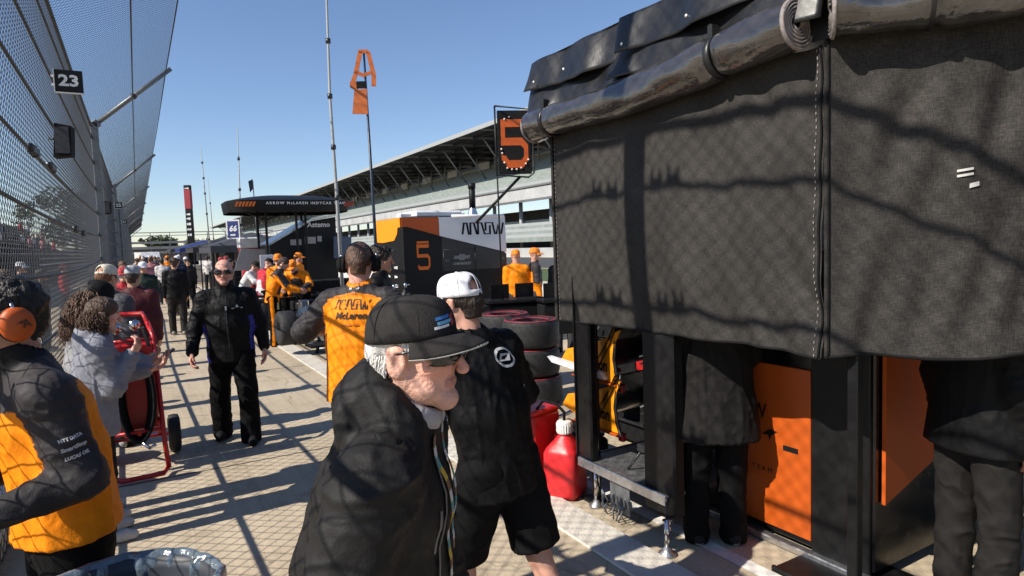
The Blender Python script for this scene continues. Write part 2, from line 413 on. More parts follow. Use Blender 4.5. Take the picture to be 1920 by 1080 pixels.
# numbered boards and speakers hung on the fence
def fence_sign(num, y, z, label):
    r = empty('number_sign', (FX+.115, y, z), 0, label, 'sign', 'numbered boards on the fence')
    t = MB(); t.box((.25,0,0), (.56,.05,.52), ch=.008); t.build('board', M_BLACKS, r)
    t = MB(); t.box((-.05,.0,.1), (.1,.04,.05)); t.box((-.05,0,-.1), (.1,.04,.05)); t.build('bracket', M_WHITE, r)
    t = MB(); t.box((-.042,-.005,0), (.02,.075,.54)); t.box((.25,-.005,-.275), (.56,.075,.02)); t.build('edge_trim', M_WMARK, r)
    decal('numeral', text_mesh(num, .36, .012), (.25,-.025,0), (1,0,0), (0,0,1), M_WMARK, r, 1.15, 1.0)
    r.scale = (.54,.54,.54)
fence_sign('23', 10.07, 4.15, 'large black square board numbered 23 on the fence')
fence_sign('22', 36.6, 4.33, 'small far black board numbered 22 on the fence')
fence_sign('21', 54.6, 4.33, 'tiny farthest black board numbered 21 on the fence')
def speaker(y, z, label):
    r = empty('loudspeaker', (FX+.05, y, z), math.radians(-8), label, 'loudspeaker', 'loudspeakers on the fence')
    t = MB(); t.prism([(-.02,-.36),(.30,-.32),(.34,.30),(.04,.36)], -.17, .17, plane='xz'); t.build('cabinet', M_BLACKM, r)
    t = MB()
    t.box((.16,-.178,0), (.26,.012,.56), ch=.004)
    t.build('grille', M_DMETAL, r)
    t = MB(); t.tube([(.02,.0,.05),(-.12,.05,.05)], .028, 8); t.build('bracket', M_DMETAL, r); r.scale = (.6,.6,.6)
speaker(10.1, 3.39, 'black loudspeaker box on the fence just before the nearest post')
speaker(24.5, 3.45, 'small grey loudspeaker farther along the fence behind the nearest post')

# ------------------------------------------------------------------ black tent with rolled curtain on the right
def curtain_mat():
    m = bpy.data.materials.new('woven_black_mesh'); m.use_nodes = True; n = m.node_tree.nodes; l = m.node_tree.links; b = n['Principled BSDF']
    tc = n.new('ShaderNodeTexCoord')
    def nz(scale, sc, det=3):
        mp = n.new('ShaderNodeMapping'); mp.inputs['Scale'].default_value = scale; l.new(tc.outputs['Object'], mp.inputs[0])
        t = n.new('ShaderNodeTexNoise'); t.inputs['Scale'].default_value = sc; t.inputs['Detail'].default_value = det; t.inputs['Roughness'].default_value = .7
        l.new(mp.outputs[0], t.inputs['Vector']); return t.outputs['Fac']
    vert = nz((1, 330, 40), 1.0); hor = nz((1, 40, 330), 1.0); big = nz((2.4,2.4,2.4), 1.0, 5)
    mx = n.new('ShaderNodeMath'); mx.operation = 'MULTIPLY'; l.new(vert, mx.inputs[0]); l.new(hor, mx.inputs[1])
    mr = n.new('ShaderNodeMapRange'); mr.inputs[1].default_value = .16; mr.inputs[2].default_value = .42; mr.inputs[3].default_value = .55; mr.inputs[4].default_value = 1.6; l.new(mx.outputs[0], mr.inputs[0])
    m2 = n.new('ShaderNodeMapRange'); m2.inputs[1].default_value = .3; m2.inputs[2].default_value = .7; m2.inputs[3].default_value = .7; m2.inputs[4].default_value = 1.25; l.new(big, m2.inputs[0])
    mm = n.new('ShaderNodeMath'); mm.operation = 'MULTIPLY'; l.new(mr.outputs[0], mm.inputs[0]); l.new(m2.outputs[0], mm.inputs[1])
    sc = n.new('ShaderNodeVectorMath'); sc.operation = 'SCALE'; sc.inputs[0].default_value = (.041,.0375,.0345); l.new(mm.outputs[0], sc.inputs['Scale'])
    l.new(sc.outputs[0], b.inputs['Base Color']); b.inputs['Roughness'].default_value = .75; b.inputs['Specular IOR Level'].default_value = .15
    bp = n.new('ShaderNodeBump'); bp.inputs['Strength'].default_value = .35; bp.inputs['Distance'].default_value = .004; l.new(mx.outputs[0], bp.inputs['Height']); l.new(bp.outputs[0], b.inputs['Normal'])
    al = n.new('ShaderNodeMapRange'); al.inputs[1].default_value = .10; al.inputs[2].default_value = .20; al.inputs[3].default_value = .93; al.inputs[4].default_value = 1.0; l.new(mx.outputs[0], al.inputs[0]); l.new(al.outputs[0], b.inputs['Alpha'])
    return m
M_CURT = curtain_mat()
M_VINYL = mat('clear_vinyl_roll', (.04,.036,.034), .07, var=.6, vscale=6, bump=.8, bscale=6, stretch=(1.8,.7,1.8), coat=.7, spec=.9)
M_BVIN = mat('black_vinyl', (.012,.012,.013), .40, var=.3, vscale=5, bump=.35, bscale=6, rvar=.1)
M_SEAM = mat('zip_tape', (.24,.21,.20), .7, var=.4, vscale=60)
tent = empty('shelter_tent', (2.65,1.77,0), label='black tent with rolled-up vinyl walls and hanging mesh curtain at right', cat='tent')
def tl(p): return (p[0]-2.65, p[1]-1.77, p[2])
def wav(u, v, k): return .016*math.sin(6.5*u*1.3+1.1*k+1.7*v)+.010*math.sin(17*u+3*v+k)+.006*math.sin(31*u-5*v+2*k)
def cur1(u, v):   # u 0..1 far->near, v 0..1 bottom->top
    y = 3.93-2.155*u; fade = min(1, u*6, (1-u)*8)
    wr = .017*math.sin(22*(u*2.1+.55*v)+2*math.sin(5*v))*max(0,(u-.45)*1.8)*(1-.4*v)+.010*math.sin(41*(u*2.0+.8*v))*max(0,u-.5)
    bulge = wr+.05*math.sin(math.pi*min(1, u*1.05))*math.sin(math.pi*v*.9)
    hang = .012*math.sin(9*u)+.01*math.sin(23*u+1)
    return tl((2.655-bulge+wav(u*2.1, v, 0)*fade*(1.1-.7*v)+.05*(1-fade)*(1-u)*0, y, 1.295+.022*math.sin(3.0*u+.3)+hang*.4*(1-v)+v*1.42+.03*u*(1-v)))
t = MB(); t.grid(cur1, 120, 60); t.build('mesh_curtain', M_CURT, tent)
P0, P1 = (2.652,1.768), (3.55,.66)
def cur2(u, v):
    wr = .011*math.sin(19*(u*1.5-.6*v)+1.5*math.sin(4*v))*math.exp(-2.2*u)+.005*math.sin(37*(u*1.4-.5*v)); x = P0[0]+(P1[0]-P0[0])*u; y = P0[1]+(P1[1]-P0[1])*u; w = (wav(u*1.6, v, 2.2)+wr)*min(1, u*9)*1.1
    nx, ny = -.777, -.629
    return tl((x+nx*w, y+ny*w, 1.325+.06*u+.012*math.sin(14*u)+v*1.42))
t = MB(); t.grid(cur2, 90, 60); t.build('mesh_curtain', M_CURT, tent)
# hems, seams with stitch dots
def path(fn, us, v, out=(0,0)):
    return [Vector(fn(u, v))+Vector((out[0], out[1], 0)) for u in us]
for fn, o in ((cur1,(-.004,0)), (cur2,(-.003,-.003))):
    t = MB(); t.tube(path(fn, [i/60 for i in range(61)], .002, o), .007, 5); t.build('hem', M_BLACKM, tent)
for u_, fn, o in ((.995,cur1,(-.006,0)),(.012,cur2,(-.005,-.003)),(.02,cur1,(-.006,0))):
    t = MB(); t.tube([Vector(fn(u_, i/40))+Vector((o[0],o[1],0)) for i in range(41)], .006, 5); t.build('seam', M_BLACKM, tent)
t = MB()
for i in range(46):
    for u_, fn in ((.03,cur1),(.985,cur1)):
        p = Vector(fn(u_, .01+i/46)); t.box((p.x-.004, p.y, p.z), (.004,.004,.012))
o_ = t.build('stitching', M_SEAM, tent); tag(o_, kind='stuff')
M_TEAR = mat('painted_tear_light', (.50,.49,.46), .6, var=.2, vscale=40)  # pale colour painted in for light showing through small tears
for (u0, u1, v0, v1) in ((.345,.385,.555,.562),(.345,.385,.540,.547),(.375,.40,.505,.518)):
    t = MB(); t.grid(lambda p, q: tuple(Vector(cur2(u0+(u1-u0)*p, v0+(v1-v0)*(q+.25*p)))+Vector((-.005,-.004,0))), 5, 2); t.build('see_through_patch', M_TEAR, tent)
# rolled vinyl walls
def rollpath(a, b, n=34, sag=.02, k=0):
    return [Vector(a).lerp(Vector(b), i/n)+Vector((.006*math.sin(5*i/n+k), 0, -sag*math.sin(math.pi*i/n)+.008*math.sin(9*i/n+k))) for i in range(n+1)]
def vroll(a, b, k, R0):
    pts = rollpath(a, b, 40, .02, k); n = 28; V_ = []; F_ = []
    d = (Vector(b)-Vector(a)).normalized(); x = d.cross(Vector((0,0,1))).normalized(); y = x.cross(d)
    for i, p in enumerate(pts):
        s_ = i/40; pinch = 1-.22*sum(math.exp(-((s_-q)/.012)**2) for q in ((.11,.80) if k == 0 else (.27,)))
        for j in range(n):
            an = 2*math.pi*j/n
            rr = R0*pinch*(1+.05*math.sin(2*an+7*s_+k)+.035*math.sin(3*an-16*s_)+.02*math.sin(5*an+31*s_)+.012*math.sin(40*s_+2*an))
            V_.append(tuple(p+x*rr*math.cos(an)+y*rr*math.sin(an)))
    for i in range(40):
        for j in range(n):
            F_.append((i*n+j, (i+1)*n+j, (i+1)*n+(j+1) % n, i*n+(j+1) % n))
    t = MB(); t.add(V_, F_, 0, True)
    o = t.build('vinyl_roll', M_VINYL, tent)
    # spiral ends
    for end, q, sgn in ((0, pts[0], -1), (40, pts[-1], 1)):
        sp = []; t2 = MB()
        for i in range(140):
            an = i*.26; rr = R0*(.97-.80*i/140); sp.append(q+d*sgn*(.004+.006*math.sin(i*.5))+x*rr*math.cos(an)+y*rr*math.sin(an))
        t2.tube(sp, .0065, 5); t2.build('zip_edge', M_SEAM, o)
        t3 = MB(); t3.add([tuple(q-d*sgn*.015+x*R0*.9*math.cos(2*math.pi*j/20)+y*R0*.9*math.sin(2*math.pi*j/20)) for j in range(20)], [tuple(range(20))]); t3.build('roll_core', M_BLACKM, o)
        t4 = MB(); ring = [q+d*sgn*.002+x*R0*1.0*math.cos(2*math.pi*j/24)+y*R0*1.0*math.sin(2*math.pi*j/24) for j in range(24)]; t4.tube(ring, .012, 6, closed=True, flat=.6); t4.build('roll_rim', M_SEAM, o)
    for q in ((.11,.80) if k == 0 else (.27,)):
        i = int(q*40); p = pts[i]; t5 = MB()
        for da in (-.018,.018):
            pass
        ring = [p+x*(R0*.93)*math.cos(2*math.pi*j/24)+y*(R0*.93)*math.sin(2*math.pi*j/24) for j in range(24)]
        t5.tube(ring, .022, 6, closed=True, flat=.45); t5.box(tuple(p+Vector((-R0*.4,0,R0*.95))), (.07,.03,.09), ch=.01); t5.build('strap', M_BVIN, tent)
vroll(tl((2.56,3.99,2.725)), tl((2.56,1.83,2.80)), 0, .108)
vroll(tl((2.60,1.70,2.82)), tl((3.46,.62,2.86)), 2, .108)
# valance: two overlapping vinyl flaps above the roll, the roof behind
def val(x0, y0, x1, y1, za, zb, k, lean=.06):
    def fn(u, v):
        fold = .03*math.sin(5*u*1.9+k)*(1-v)+.014*math.sin(13*u+2*k+2*v)+.008*math.sin(29*u)*(1-v)
        nx, ny = (y1-y0), -(x1-x0); L_ = math.hypot(nx, ny); nx, ny = nx/L_, ny/L_
        return tl((x0+(x1-x0)*u+nx*(fold+lean*(1-v)), y0+(y1-y0)*u+ny*(fold+lean*(1-v)), za+(zb-za)*v+.022*math.sin(4*u+k)*(1-v)))
    return fn
for (nm, a) in (('valance', (2.60,4.05,2.60,3.02,2.80,3.02,0)), ('valance', (2.585,3.06,2.585,1.72,2.82,3.04,1.2)), ('top_flap', (2.60,4.06,2.60,3.00,2.97,3.20,2)), ('top_flap', (2.588,3.03,2.588,1.70,2.99,3.205,3)),
                ('valance', (2.585,1.74,3.5,.58,2.84,3.06,.7)), ('top_flap', (2.59,1.74,3.52,.6,3.0,3.21,1.9))):
    t = MB(); t.grid(val(*a), 50, 10); o = t.build(nm, M_BVIN, tent, solid=.006)
t = MB(); t.box(tl((2.64,2.87,2.96)), (.008,2.28,.46)); t.build('valance_backing', M_BVIN, tent)
M_RIVET = mat('bright_rivet', (.8,.8,.78), .3, metal=.6)
t = MB(); t.lathe([(.011,0),(.010,.004),(.005,.008),(0,.009)], 10); ME_RIV = t.mesh('rivet', M_RIVET)
for y in (3.92,3.55,2.96,2.45,1.95): share('rivet', ME_RIV, tent, tl((2.525,y,3.03)), (0,-math.pi/2,0))
def roof(u, v):
    y = 4.06+(-1.6-4.06)*u; sag = -.05*math.sin(math.pi*v)*math.sin(math.pi*u*3)**2
    x = 2.60+(5.9-2.60)*v; z = 3.20+(.22*math.sin(math.pi*v)) + sag*min(1,v*5)
    if y < 1.74: x = max(x, 2.59+(1.74-y)*.80)
    return tl((x, y, z))
t = MB(); t.grid(roof, 40, 24); t.build('roof', M_BVIN, tent)
t = MB(); t.grid(lambda u, v: tl((5.88+.04*math.sin(19*u), 4.1-5.6*u, .35+2.85*v)), 60, 4); t.build('back_wall', M_BVIN, tent)  # black sheet added across the open back to keep the interior dark
t = MB(); t.grid(lambda u, v: tl((3.9+2.0*u, -1.55+.04*math.sin(19*u), .05+3.15*v)), 40, 4); t.build('side_wall', M_BVIN, tent)
for (x, y) in ((2.78,3.64),(2.78,1.70),(5.8,4.05),(5.8,-1.45),(3.9,-1.4)):
    t = MB(); t.box((0,0,1.6), (.05,.05,3.2), ch=.005); t.box((0,0,.01), (.16,.16,.02)); o = t.build('leg', M_BLACKS, tent, tl((x,y,0)))
for z in (2.95, 3.15):
    t = MB(); t.tube([tl((2.72,4.1,z)), tl((2.72,1.72,z))], .022, 8); t.build('frame_bar', M_BLACKS, tent)

# ------------------------------------------------------------------ grandstand across the track
GX = 47.0
gs = empty('grandstand', (GX,0,0), label='long covered grandstand with green seating across the track', cat='grandstand')
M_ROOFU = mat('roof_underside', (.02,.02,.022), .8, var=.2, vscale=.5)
M_SEATS = mat('green_grey_seats', (.20,.228,.21), .7, var=.25, vscale=.9)
M_FASC = mat('white_fascia', (.36,.36,.35), .6, var=.25, vscale=.35)
M_STR = mat('pale_steel', (.30,.31,.31), .55, var=.1, vscale=2)
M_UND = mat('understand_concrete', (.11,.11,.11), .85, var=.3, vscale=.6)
M_PANE = mat('suite_glass', (.20,.26,.33), .12, spec=.8)
Y0, Y1 = 24, 520
def slab(name, poly, m, y0=Y0, y1=Y1):
    t = MB(); t.prism(poly, y0, y1, plane='xz'); return t.build(name, m, gs)
# coordinates relative to GX: roof front edge at 0, seats rising backwards
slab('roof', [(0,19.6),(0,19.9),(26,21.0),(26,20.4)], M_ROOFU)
slab('roof_edge', [(-.15,19.35),(-.15,20.0),(.0,20.0),(.0,19.35)], M_STR)
for i in range(6): slab('purlin', [(3+4*i,19.25+.12*i),(3.3+4*i,19.25+.12*i),(3.3+4*i,19.8+.12*i),(3+4*i,19.8+.12*i)], M_ROOFU)
for i in range(20):
    x = 1.5+.95*i; z = 10.0+.40*i
    slab('seat_row', [(x,z-.5),(x,z+.06),(x+.93,z+.06),(x+.93,z-.5)], M_SEATS)
    if i % 1 == 0: slab('seat_back', [(x+.30,z+.06),(x+.34,z+.42),(x+.42,z+.42),(x+.40,z+.06)], M_SEATS)
slab('fascia', [(-.6,7.6),(-.6,9.0),(.2,9.0),(.2,7.6)], M_FASC)
slab('deck_rail', [(-.2,9.95),(-.2,10.02),(-.1,10.02),(-.1,9.95)], M_STR); slab('fascia_shade_strip', [(-.62,7.3),(-.62,7.58),(-.3,7.58),(-.3,7.3)], M_UND)  # solid dark strip below the fascia stands in for its shadow
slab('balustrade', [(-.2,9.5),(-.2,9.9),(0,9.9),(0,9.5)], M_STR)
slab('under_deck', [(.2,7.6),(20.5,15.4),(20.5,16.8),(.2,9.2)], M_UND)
slab('upper_wall', [(20.6,16.5),(20.6,19.2),(21.2,19.2),(21.2,16.5)], M_PANE)
slab('upper_ledge', [(20.2,17.9),(20.2,18.5),(20.6,18.5),(20.6,17.9)], M_FASC)
slab('back_wall', [(16,0),(16,7.5),(16.5,7.5),(16.5,0)], M_UND)
for i in range(7):
    x = -3+.95*i; z = 2.4+.42*i
    slab('lower_row', [(x,z-.6),(x,z),(x+.93,z),(x+.93,z-.6)], M_STR if i % 2 else M_SEATS)
slab('track_wall', [(-6.5,0),(-6.5,1.1),(-6.1,1.1),(-6.1,0)], M_FASC)
t = MB(); t.tube([(0,0,0),(0,0,7.7)], .3, 8); ME_COL = t.mesh('column', M_STR)
t = MB(); t.tube([(5.0,0,19.5),(9.5,0,13.6)], .15, 6); ME_STRUT = t.mesh('roof_strut', M_STR)
t = MB(); t.tube([(16,0,16.2),(16,0,19.9)], .16, 6); ME_RCOL = t.mesh('roof_column', M_STR)
t = MB(); t.prism([(.3,19.3),(26,19.9),(26,20.38),(.3,19.58)], -.12, .12, plane='xz'); ME_RAF = t.mesh('rafter', M_STR)
t = MB(); t.box((0,0,0), (.25,5.2,1.5)); ME_BOX = t.mesh('suite_window', mat('suite_white', (.62,.64,.66), .4))
for k in range(60):
    y = 25+8*k
    share('column', ME_COL, gs, (2.2,y,0)); share('roof_strut', ME_STRUT, gs, (0,y,0)); share('roof_column', ME_RCOL, gs, (0,y,0)); share('rafter', ME_RAF, gs, (0,y,0))
    if k % 2 == 0: share('suite_window', ME_BOX, gs, (19.8,y+4,18.6))
t = MB(); t.prism([(0,0),(3.2,0),(3.2,1.9),(0,1.9)], 0, .2, plane='yz'); ME_LW = t.mesh('window', M_PANE)
for k in range(24):
    share('window', ME_LW, gs, (15.75, 26+4.6*k, 3.6))
# aisle rails scattered on the seats
t = MB(); t.tube([(0,0,0),(0,0,.95)], .05, 5); ME_RAIL = t.mesh('aisle_rail', M_FASC)
for k in range(26):
    y = 40+11*k
    for i in range(0,18,2): share('aisle_rail', ME_RAIL, gs, (1.9+.95*i, y, 10.0+.40*i))
# ------------------------------------------------------------------ rack cart with spare front wings, at the mouth of the tent
rk = empty('rack_cart', (2.65,3.2,0), label='black rack cart with bare metal deck holding orange wings', cat='cart')
def L(o, p): return tuple(Vector(p)-o.location)
t = MB(); t.box((.50,.02,.325), (1.02,.86,.03), ch=.006); t.build('deck', M_ALU, rk)
t = MB(); t.box((-.012,.02,.318), (.02,.88,.065), ch=.004); t.box((.5,.462,.318), (1.02,.02,.06), ch=.004); t.build('deck_edge', M_SILVER, rk)
t = MB(); t.box((.04,.41,1.1), (.07,.17,1.66), ch=.012); t.box((-.0,.49,1.1), (.012,.012,1.6)); t.build('upright', M_BLACKP, rk)
t = MB(); t.box((.06,-.33,1.08), (.09,.27,1.74), ch=.012); t.build('upright', M_BLACKS, rk)
for y in (.41,-.33):
    t = MB(); t.box((1.0,y,1.0), (.06,.06,1.5), ch=.008); t.build('upright', M_BLACKS, rk)
for z in (.72, 1.05, 1.45):
    for y in (-.22,.33): t = MB(); t.box((.72,y,z), (.5,.03,.035)); t.build('rail', M_BLACKS, rk)
def jack(x, y, top):
    t = MB(); t.tube([(x,y,.03),(x,y,top)], .016, 10); t.tube([(x+.03,y+.01,.14),(x+.03,y+.01,top)], .010, 8); t.build('jack_leg', M_CHROME, rk)
    t = MB(); t.lathe([(.0,0),(.055,0),(.055,.012),(.03,.03),(.018,.05),(0,.05)], 16, M=Matrix.Translation((x,y,.0))); t.build('jack_foot', M_ALU, rk)
    t = MB(); t.tube([(x,y,top),(x,y,top+.12)], .007, 6); t.tube([(x-.03,y,top),(x+.04,y,top)], .008, 6); t.build('jack_handle', M_DMETAL, rk)
jack(-.03,-.44,.22); jack(.06,.36,.30)
t = MB(); t.box((.03,.06,.18), (.012,.20,.22), ch=.004)
for k in range(5): t.prism([(0,.0),(.035,.0),(.017,.055)], .02, .05, plane='yz', M=Matrix.Translation((-.01,-.06+.04*k,.12)))
t.build('hitch_plate', M_GALV, rk)
t = MB()
for k in range(9): t.tube([(rng.uniform(-.02,.1),.0+.03*k,.02),(rng.uniform(-.04,.08),-.02+.035*k,.09),(rng.uniform(0,.1),.02+.03*k,.16)], .006, 5)
tag(t.build('chain_tangle', M_GALV, rk), kind='stuff')
t = MB(); t.box((.28,-.12,.51), (.3,.24,.05), ch=.006)
for (dx,dy) in ((-.12,.10),(.12,.10),(-.12,-.1),(.12,-.1)): t.tube([(.28+dx,-.12+dy,.49),(.28+dx*1.4,-.12+dy*1.9,.345)], .009, 6)
t.build('stand', M_DMETAL, rk)
# lettering ion on the wing
def wing(z, label, word):
    r = empty('front_wing', (2.86,3.52,z), 0, label, 'wing', 'spare front wings on the rack')
    # curved orange main plane seen end-on, reaching back into the rack
    def top(u, v):   # v: along chord (Y) from tip (far, +) to trailing edge; u: span X
        y = .42-.50*v; zz = .02+.33*(v**1.8)-.05*math.sin(math.pi*v); return (u*.62-.06*v, y, zz+.02*u)
    def bot(u, v):
        x, y, zz = top(u, v); return (x, y, zz-.012-.05*math.sin(math.pi*v))
    t = MB(); t.grid(top, 6, 16, flip=True); t.grid(bot, 6, 16); t.build('main_plane', M_CARBON, r)
    # sun-lit endplate
    poly = [(.62,.0),(.54,.10),(.30,.16),(.10,.22),(-.10,.31),(-.05,.22),(-.02,.10),(-.03,.0),(-.06,-.07),(.10,-.075),(.40,-.05)]
    t = MB(); t.prism(poly, -.02, -.006, plane='yz'); t.build('endplate', M_ORANGE, r)
    t = MB(); P_ = [(-.02,-.06,.35),(-.03,-.02,.22),(-.03,.0,.10),(-.03,-.02,0),(-.03,-.06,-.09)]
    t.tube([(p[0]+.02,p[1]-.02,p[2]) for p in P_], .017, 8, flat=.7); t.build('endplate_edge', M_CARBON, r)
    t = MB(); t.box((-.015,.2,-.085), (.05,.52,.014), ch=.003); t.build('footplate', M_DORANGE, r)
    t = MB(); t.box((.05,-.02,-.12), (.04,.05,.06), ch=.006); t.box((.05,.02,.36), (.04,.05,.03), ch=.006); t.build('mount', M_RED, r)
    decal('lettering', text_mesh(word, .12, .004), (-.021,.10,.035), (0,-1,0), (0,0,1), M_BLACKM, r, .8, 1.0)
    for k, (a, b) in enumerate((((.1,-.16,.12),(.5,-.40,.30)),((.12,-.14,.06),(.5,-.42,.24)))):
        t = MB(); t.tube([a,b], .012, 8, flat=.5); t.build('strut', M_DMETAL if k else M_SILVER, r)
    return r
wing(.955, 'upper orange spare front wing on the rack', 'ion'); wing(.60, 'lower orange spare front wing on the rack', 'tion')
t = MB(); t.prism([(0,0),(.55,.06),(.60,.10),(.05,.05)], 0, .05, plane='yz'); o = t.build('white_wing_flap', M_WHITE, None, (2.80,3.55,.90)); o.rotation_euler = (0,0,.15)
tag(o, 'white carbon flap lying between the two orange wings', 'wing flap')
t = MB(); t.prism([(0,0),(.26,.03),(.26,.10),(.0,.10)], 0, .02, plane='yz'); o = t.build('orange_flap', M_DORANGE, None, (2.86,2.98,1.40)); tag(o, 'small orange flap seen faintly behind the curtain edge', 'wing flap')

# red utility jug
def jug(loc, rz, label):
    r = empty('fuel_jug', loc, rz, label, 'jug')
    t = MB(); n = 24
    def ring(z, w, k):
        out = []
        for j in range(n):
            a = 2*math.pi*j/n; c, s_ = math.cos(a), math.sin(a); e = 1/((abs(c)**k+abs(s_)**k)**(1/k)); out.append((w*e*c, w*e*s_, z))
        return out
    lv = [(0,.10,7),(.006,.122,7),(.03,.132,7),(.17,.128,7),(.20,.133,7),(.33,.131,7),(.355,.122,6),(.40,.085,4.5),(.445,.05,3),(.452,.047,2),(.48,.047,2)]
    V_ = []; F_ = []
    for (z, w, k) in lv: V_ += ring(z, w, k)
    for i in range(len(lv)-1):
        for j in range(n): F_.append((i*n+j, i*n+(j+1) % n, (i+1)*n+(j+1) % n, (i+1)*n+j))
    F_.append(tuple(range(n))[::-1]); F_.append(tuple((len(lv)-1)*n+j for j in range(n)))
    t.add(V_, F_, 0, True); t.build('body', M_REDPL, r)
    t = MB(); t.lathe([(.0,.465),(.056,.465),(.058,.47),(.058,.545),(.05,.556),(.02,.56),(0,.56)], 20)
    for j in range(20): a = 2*math.pi*j/20; t.box((.058*math.cos(a), .058*math.sin(a), .507), (.006,.006,.06))
    t.build('cap', M_WPLASTIC, r)
    t = MB(); t.tube([(0,0,.555),(.0,.0,.62),(-.02,.05,.68),(-.03,.16,.70),(.02,.25,.60)], .012, 8); t.build('hose', M_BLACKM, r)
    t = MB(); t.tube([(.10,.125,.40),(.14,.16,.39),(.15,.165,.30),(.13,.14,.26)], .014, 8); t.build('handle', M_REDPL, r)
    return r
jug((2.66,3.86,.005), math.radians(28), 'red plastic utility jug with white cap beside the rack cart')
r = empty('red_case', (2.60,4.22,0), math.radians(12), 'red metal case lettered in grey behind the red jug', 'case')
t = MB(); t.box((0,0,.36), (.30,.34,.44), ch=.02, M=Matrix.Rotation(.0,4,'Y')); t.build('body', M_RED, r)
t = MB(); t.box((0,-.0,.60), (.31,.35,.04), ch=.012); t.build('lid', M_RED, r)
decal('lettering', text_mesh('IC B', .11, .003), (-.152,-.02,.36), (0,0,-1), (0,-1,0), mat('grey_mark', (.4,.36,.36), .6), r)
for y in (-.12,.12):
    t = MB(); t.lathe([(0,-.03),(.07,-.03),(.08,-.015),(.08,.015),(.07,.03),(0,.03)], 18, M=Matrix.Translation((-.05,y,.08)) @ Matrix.Rotation(math.pi/2,4,'X')); t.build('wheel', M_RUBBER, r)
t = MB(); t.lathe([(0,0),(.015,0),(.012,.01),(0,.01)], 10, M=Matrix.Translation((-.15,-.10,.50)) @ Matrix.Rotation(-math.pi/2,4,'Y')); t.build('latch', M_DMETAL, r)

# black plastic tray and hoses behind the jug
t = MB(); t.box((0,0,.1), (.5,.6,.2), ch=.03); t.box((.02,.02,.22), (.44,.54,.04), ch=.01); o = t.build('equipment_case', M_BLACKM, None, (3.15,4.55,0)); tag(o, 'low black equipment case on the ground behind the red case', 'case')

# tyre stacks with red sidewall bands
M_REDBAND = mat('red_sidewall_band', (.28,.028,.036), .55, var=.25, vscale=60)
M_RIM = mat('dark_wheel_rim', (.03,.03,.033), .35, metal=.7)
def tyre_proto():
    r = empty('racing_tyre', (0,0,0))
    R_, W_ = .335, .31
    prof = [(.20,.03),(.215,.012),(.30,.0),(.325,.02),(.335,.05),(.335,W_-.05),(.325,W_-.02),(.30,W_),(.215,W_-.012),(.20,W_-.03)]
    t = MB(); t.lathe(prof, 40, close=True); t.build('tread', M_RUBBER, r)
    t = MB(); t.lathe([(.288,W_-.001),(.312,W_-.006),(.313,W_-.002),(.289,W_+.004)], 40, close=True); t.lathe([(.205,W_-.018),(.222,W_-.008),(.223,W_-.004),(.205,W_-.012)], 40, close=True); t.build('sidewall_band', M_REDBAND, r)
    t = MB(); t.lathe([(.20,.05),(.205,.05),(.205,W_-.03),(.20,W_-.02),(.185,W_-.02),(.178,.16),(.18,.05)], 32, close=True); t.lathe([(.03,.14),(.18,.13),(.18,.15),(.03,.17)], 32, close=True); t.build('rim', M_RIM, r)
    return r
ty = tyre_proto(); first = True
for (x, y, n, nm) in ((3.94,6.34,3,'nearest'),(4.02,7.15,3,'middle'),(4.25,7.95,2,'far')):
    for k in range(n):
        o = ty if first else dup(ty); first = False
        o.location = (x+rng.uniform(-.02,.02), y+rng.uniform(-.02,.02), .02+.33*k); o.rotation_euler.z = rng.uniform(0,6)
        pos = ['bottom','middle','top'] if n == 3 else ['bottom','top']
        tag(o, f'red-banded racing tyre, {pos[k]} of the {nm} stack beyond the curtain', 'tyre', 'stacked racing tyres')

# dense dark gear behind the rack
gc = empty('gear_rack', (3.72,2.95,0), label='tall black gear rack with arms and hoses behind the spare wings', cat='rack')
t = MB(); t.box((.45,1.1,.80), (.8,2.1,1.50), ch=.02); t.build('body', M_BLACKM, gc)
for k in range(4):
    t = MB(); t.box((.03,1.1,.25+.36*k), (.06,2.06,.025)); t.build('shelf_edge', M_DMETAL, gc)
for k in range(7):
    y = .2+.27*k
    t = MB(); t.tube([(.0,y,rng.uniform(.5,1.2)),(-.22,y+.10,rng.uniform(.5,1.3)),(-.34,y-.06,rng.uniform(.5,1.2))], .014, 8, flat=.6); t.build('arm', (M_SILVER, M_DMETAL, M_CARBON)[k % 3], gc)
for k in range(5):
    t = MB(); t.box((-.06,.3+.38*k,.45+.2*(k % 3)), (.16,.22,.16), ch=.02); t.build('box', (M_BLACKS, M_CARBON, M_RED, M_BLACKM, M_BLACKS)[k], gc)
# orange cabinet inside the tent
cb = empty('orange_cabinet', (3.3,1.9,0), label='tall black cabinet with orange panels under the curtain', cat='cabinet')
t = MB(); t.box((.75,.05,.92), (1.5,1.58,1.74), ch=.01, M=Matrix.Translation((0,.75,0))); t.build('body', M_BLACKP, cb)
t = MB(); t.box((-.012,.60,.60), (.02,.46,1.01), ch=.004); t.build('door', M_DORANGE, cb)
t = MB(); t.box((-.016,.19,.75), (.03,.34,1.45), ch=.006); t.build('pillar', M_BLACKS, cb)
t = MB(); t.prism([(.05,.43),(.60,.60),(.62,1.6),(.05,1.6)], -.02, .0, plane='xz'); t.build('end_panel', M_DORANGE, cb)
t = MB(); t.box((-.05,.75,.03), (.06,1.55,.04), ch=.006); t.build('kick_rail', M_SILVER, cb)
decal('swoosh', SWOOSH, (-.023,.70,.66), (0,-1,0), (0,0,1), M_BLACKM, cb, .11, .14)
decal('lettering', text_mesh('TEAM', .045, 0, 1.5), (-.023,.70,.44), (0,-1,0), (0,0,1), M_BLACKM, cb)
decal('lettering', text_mesh('W', .13, .002), (-.023,.72,.80), (0,-1,0), (0,0,1), M_BLACKM, cb, .8, 1)
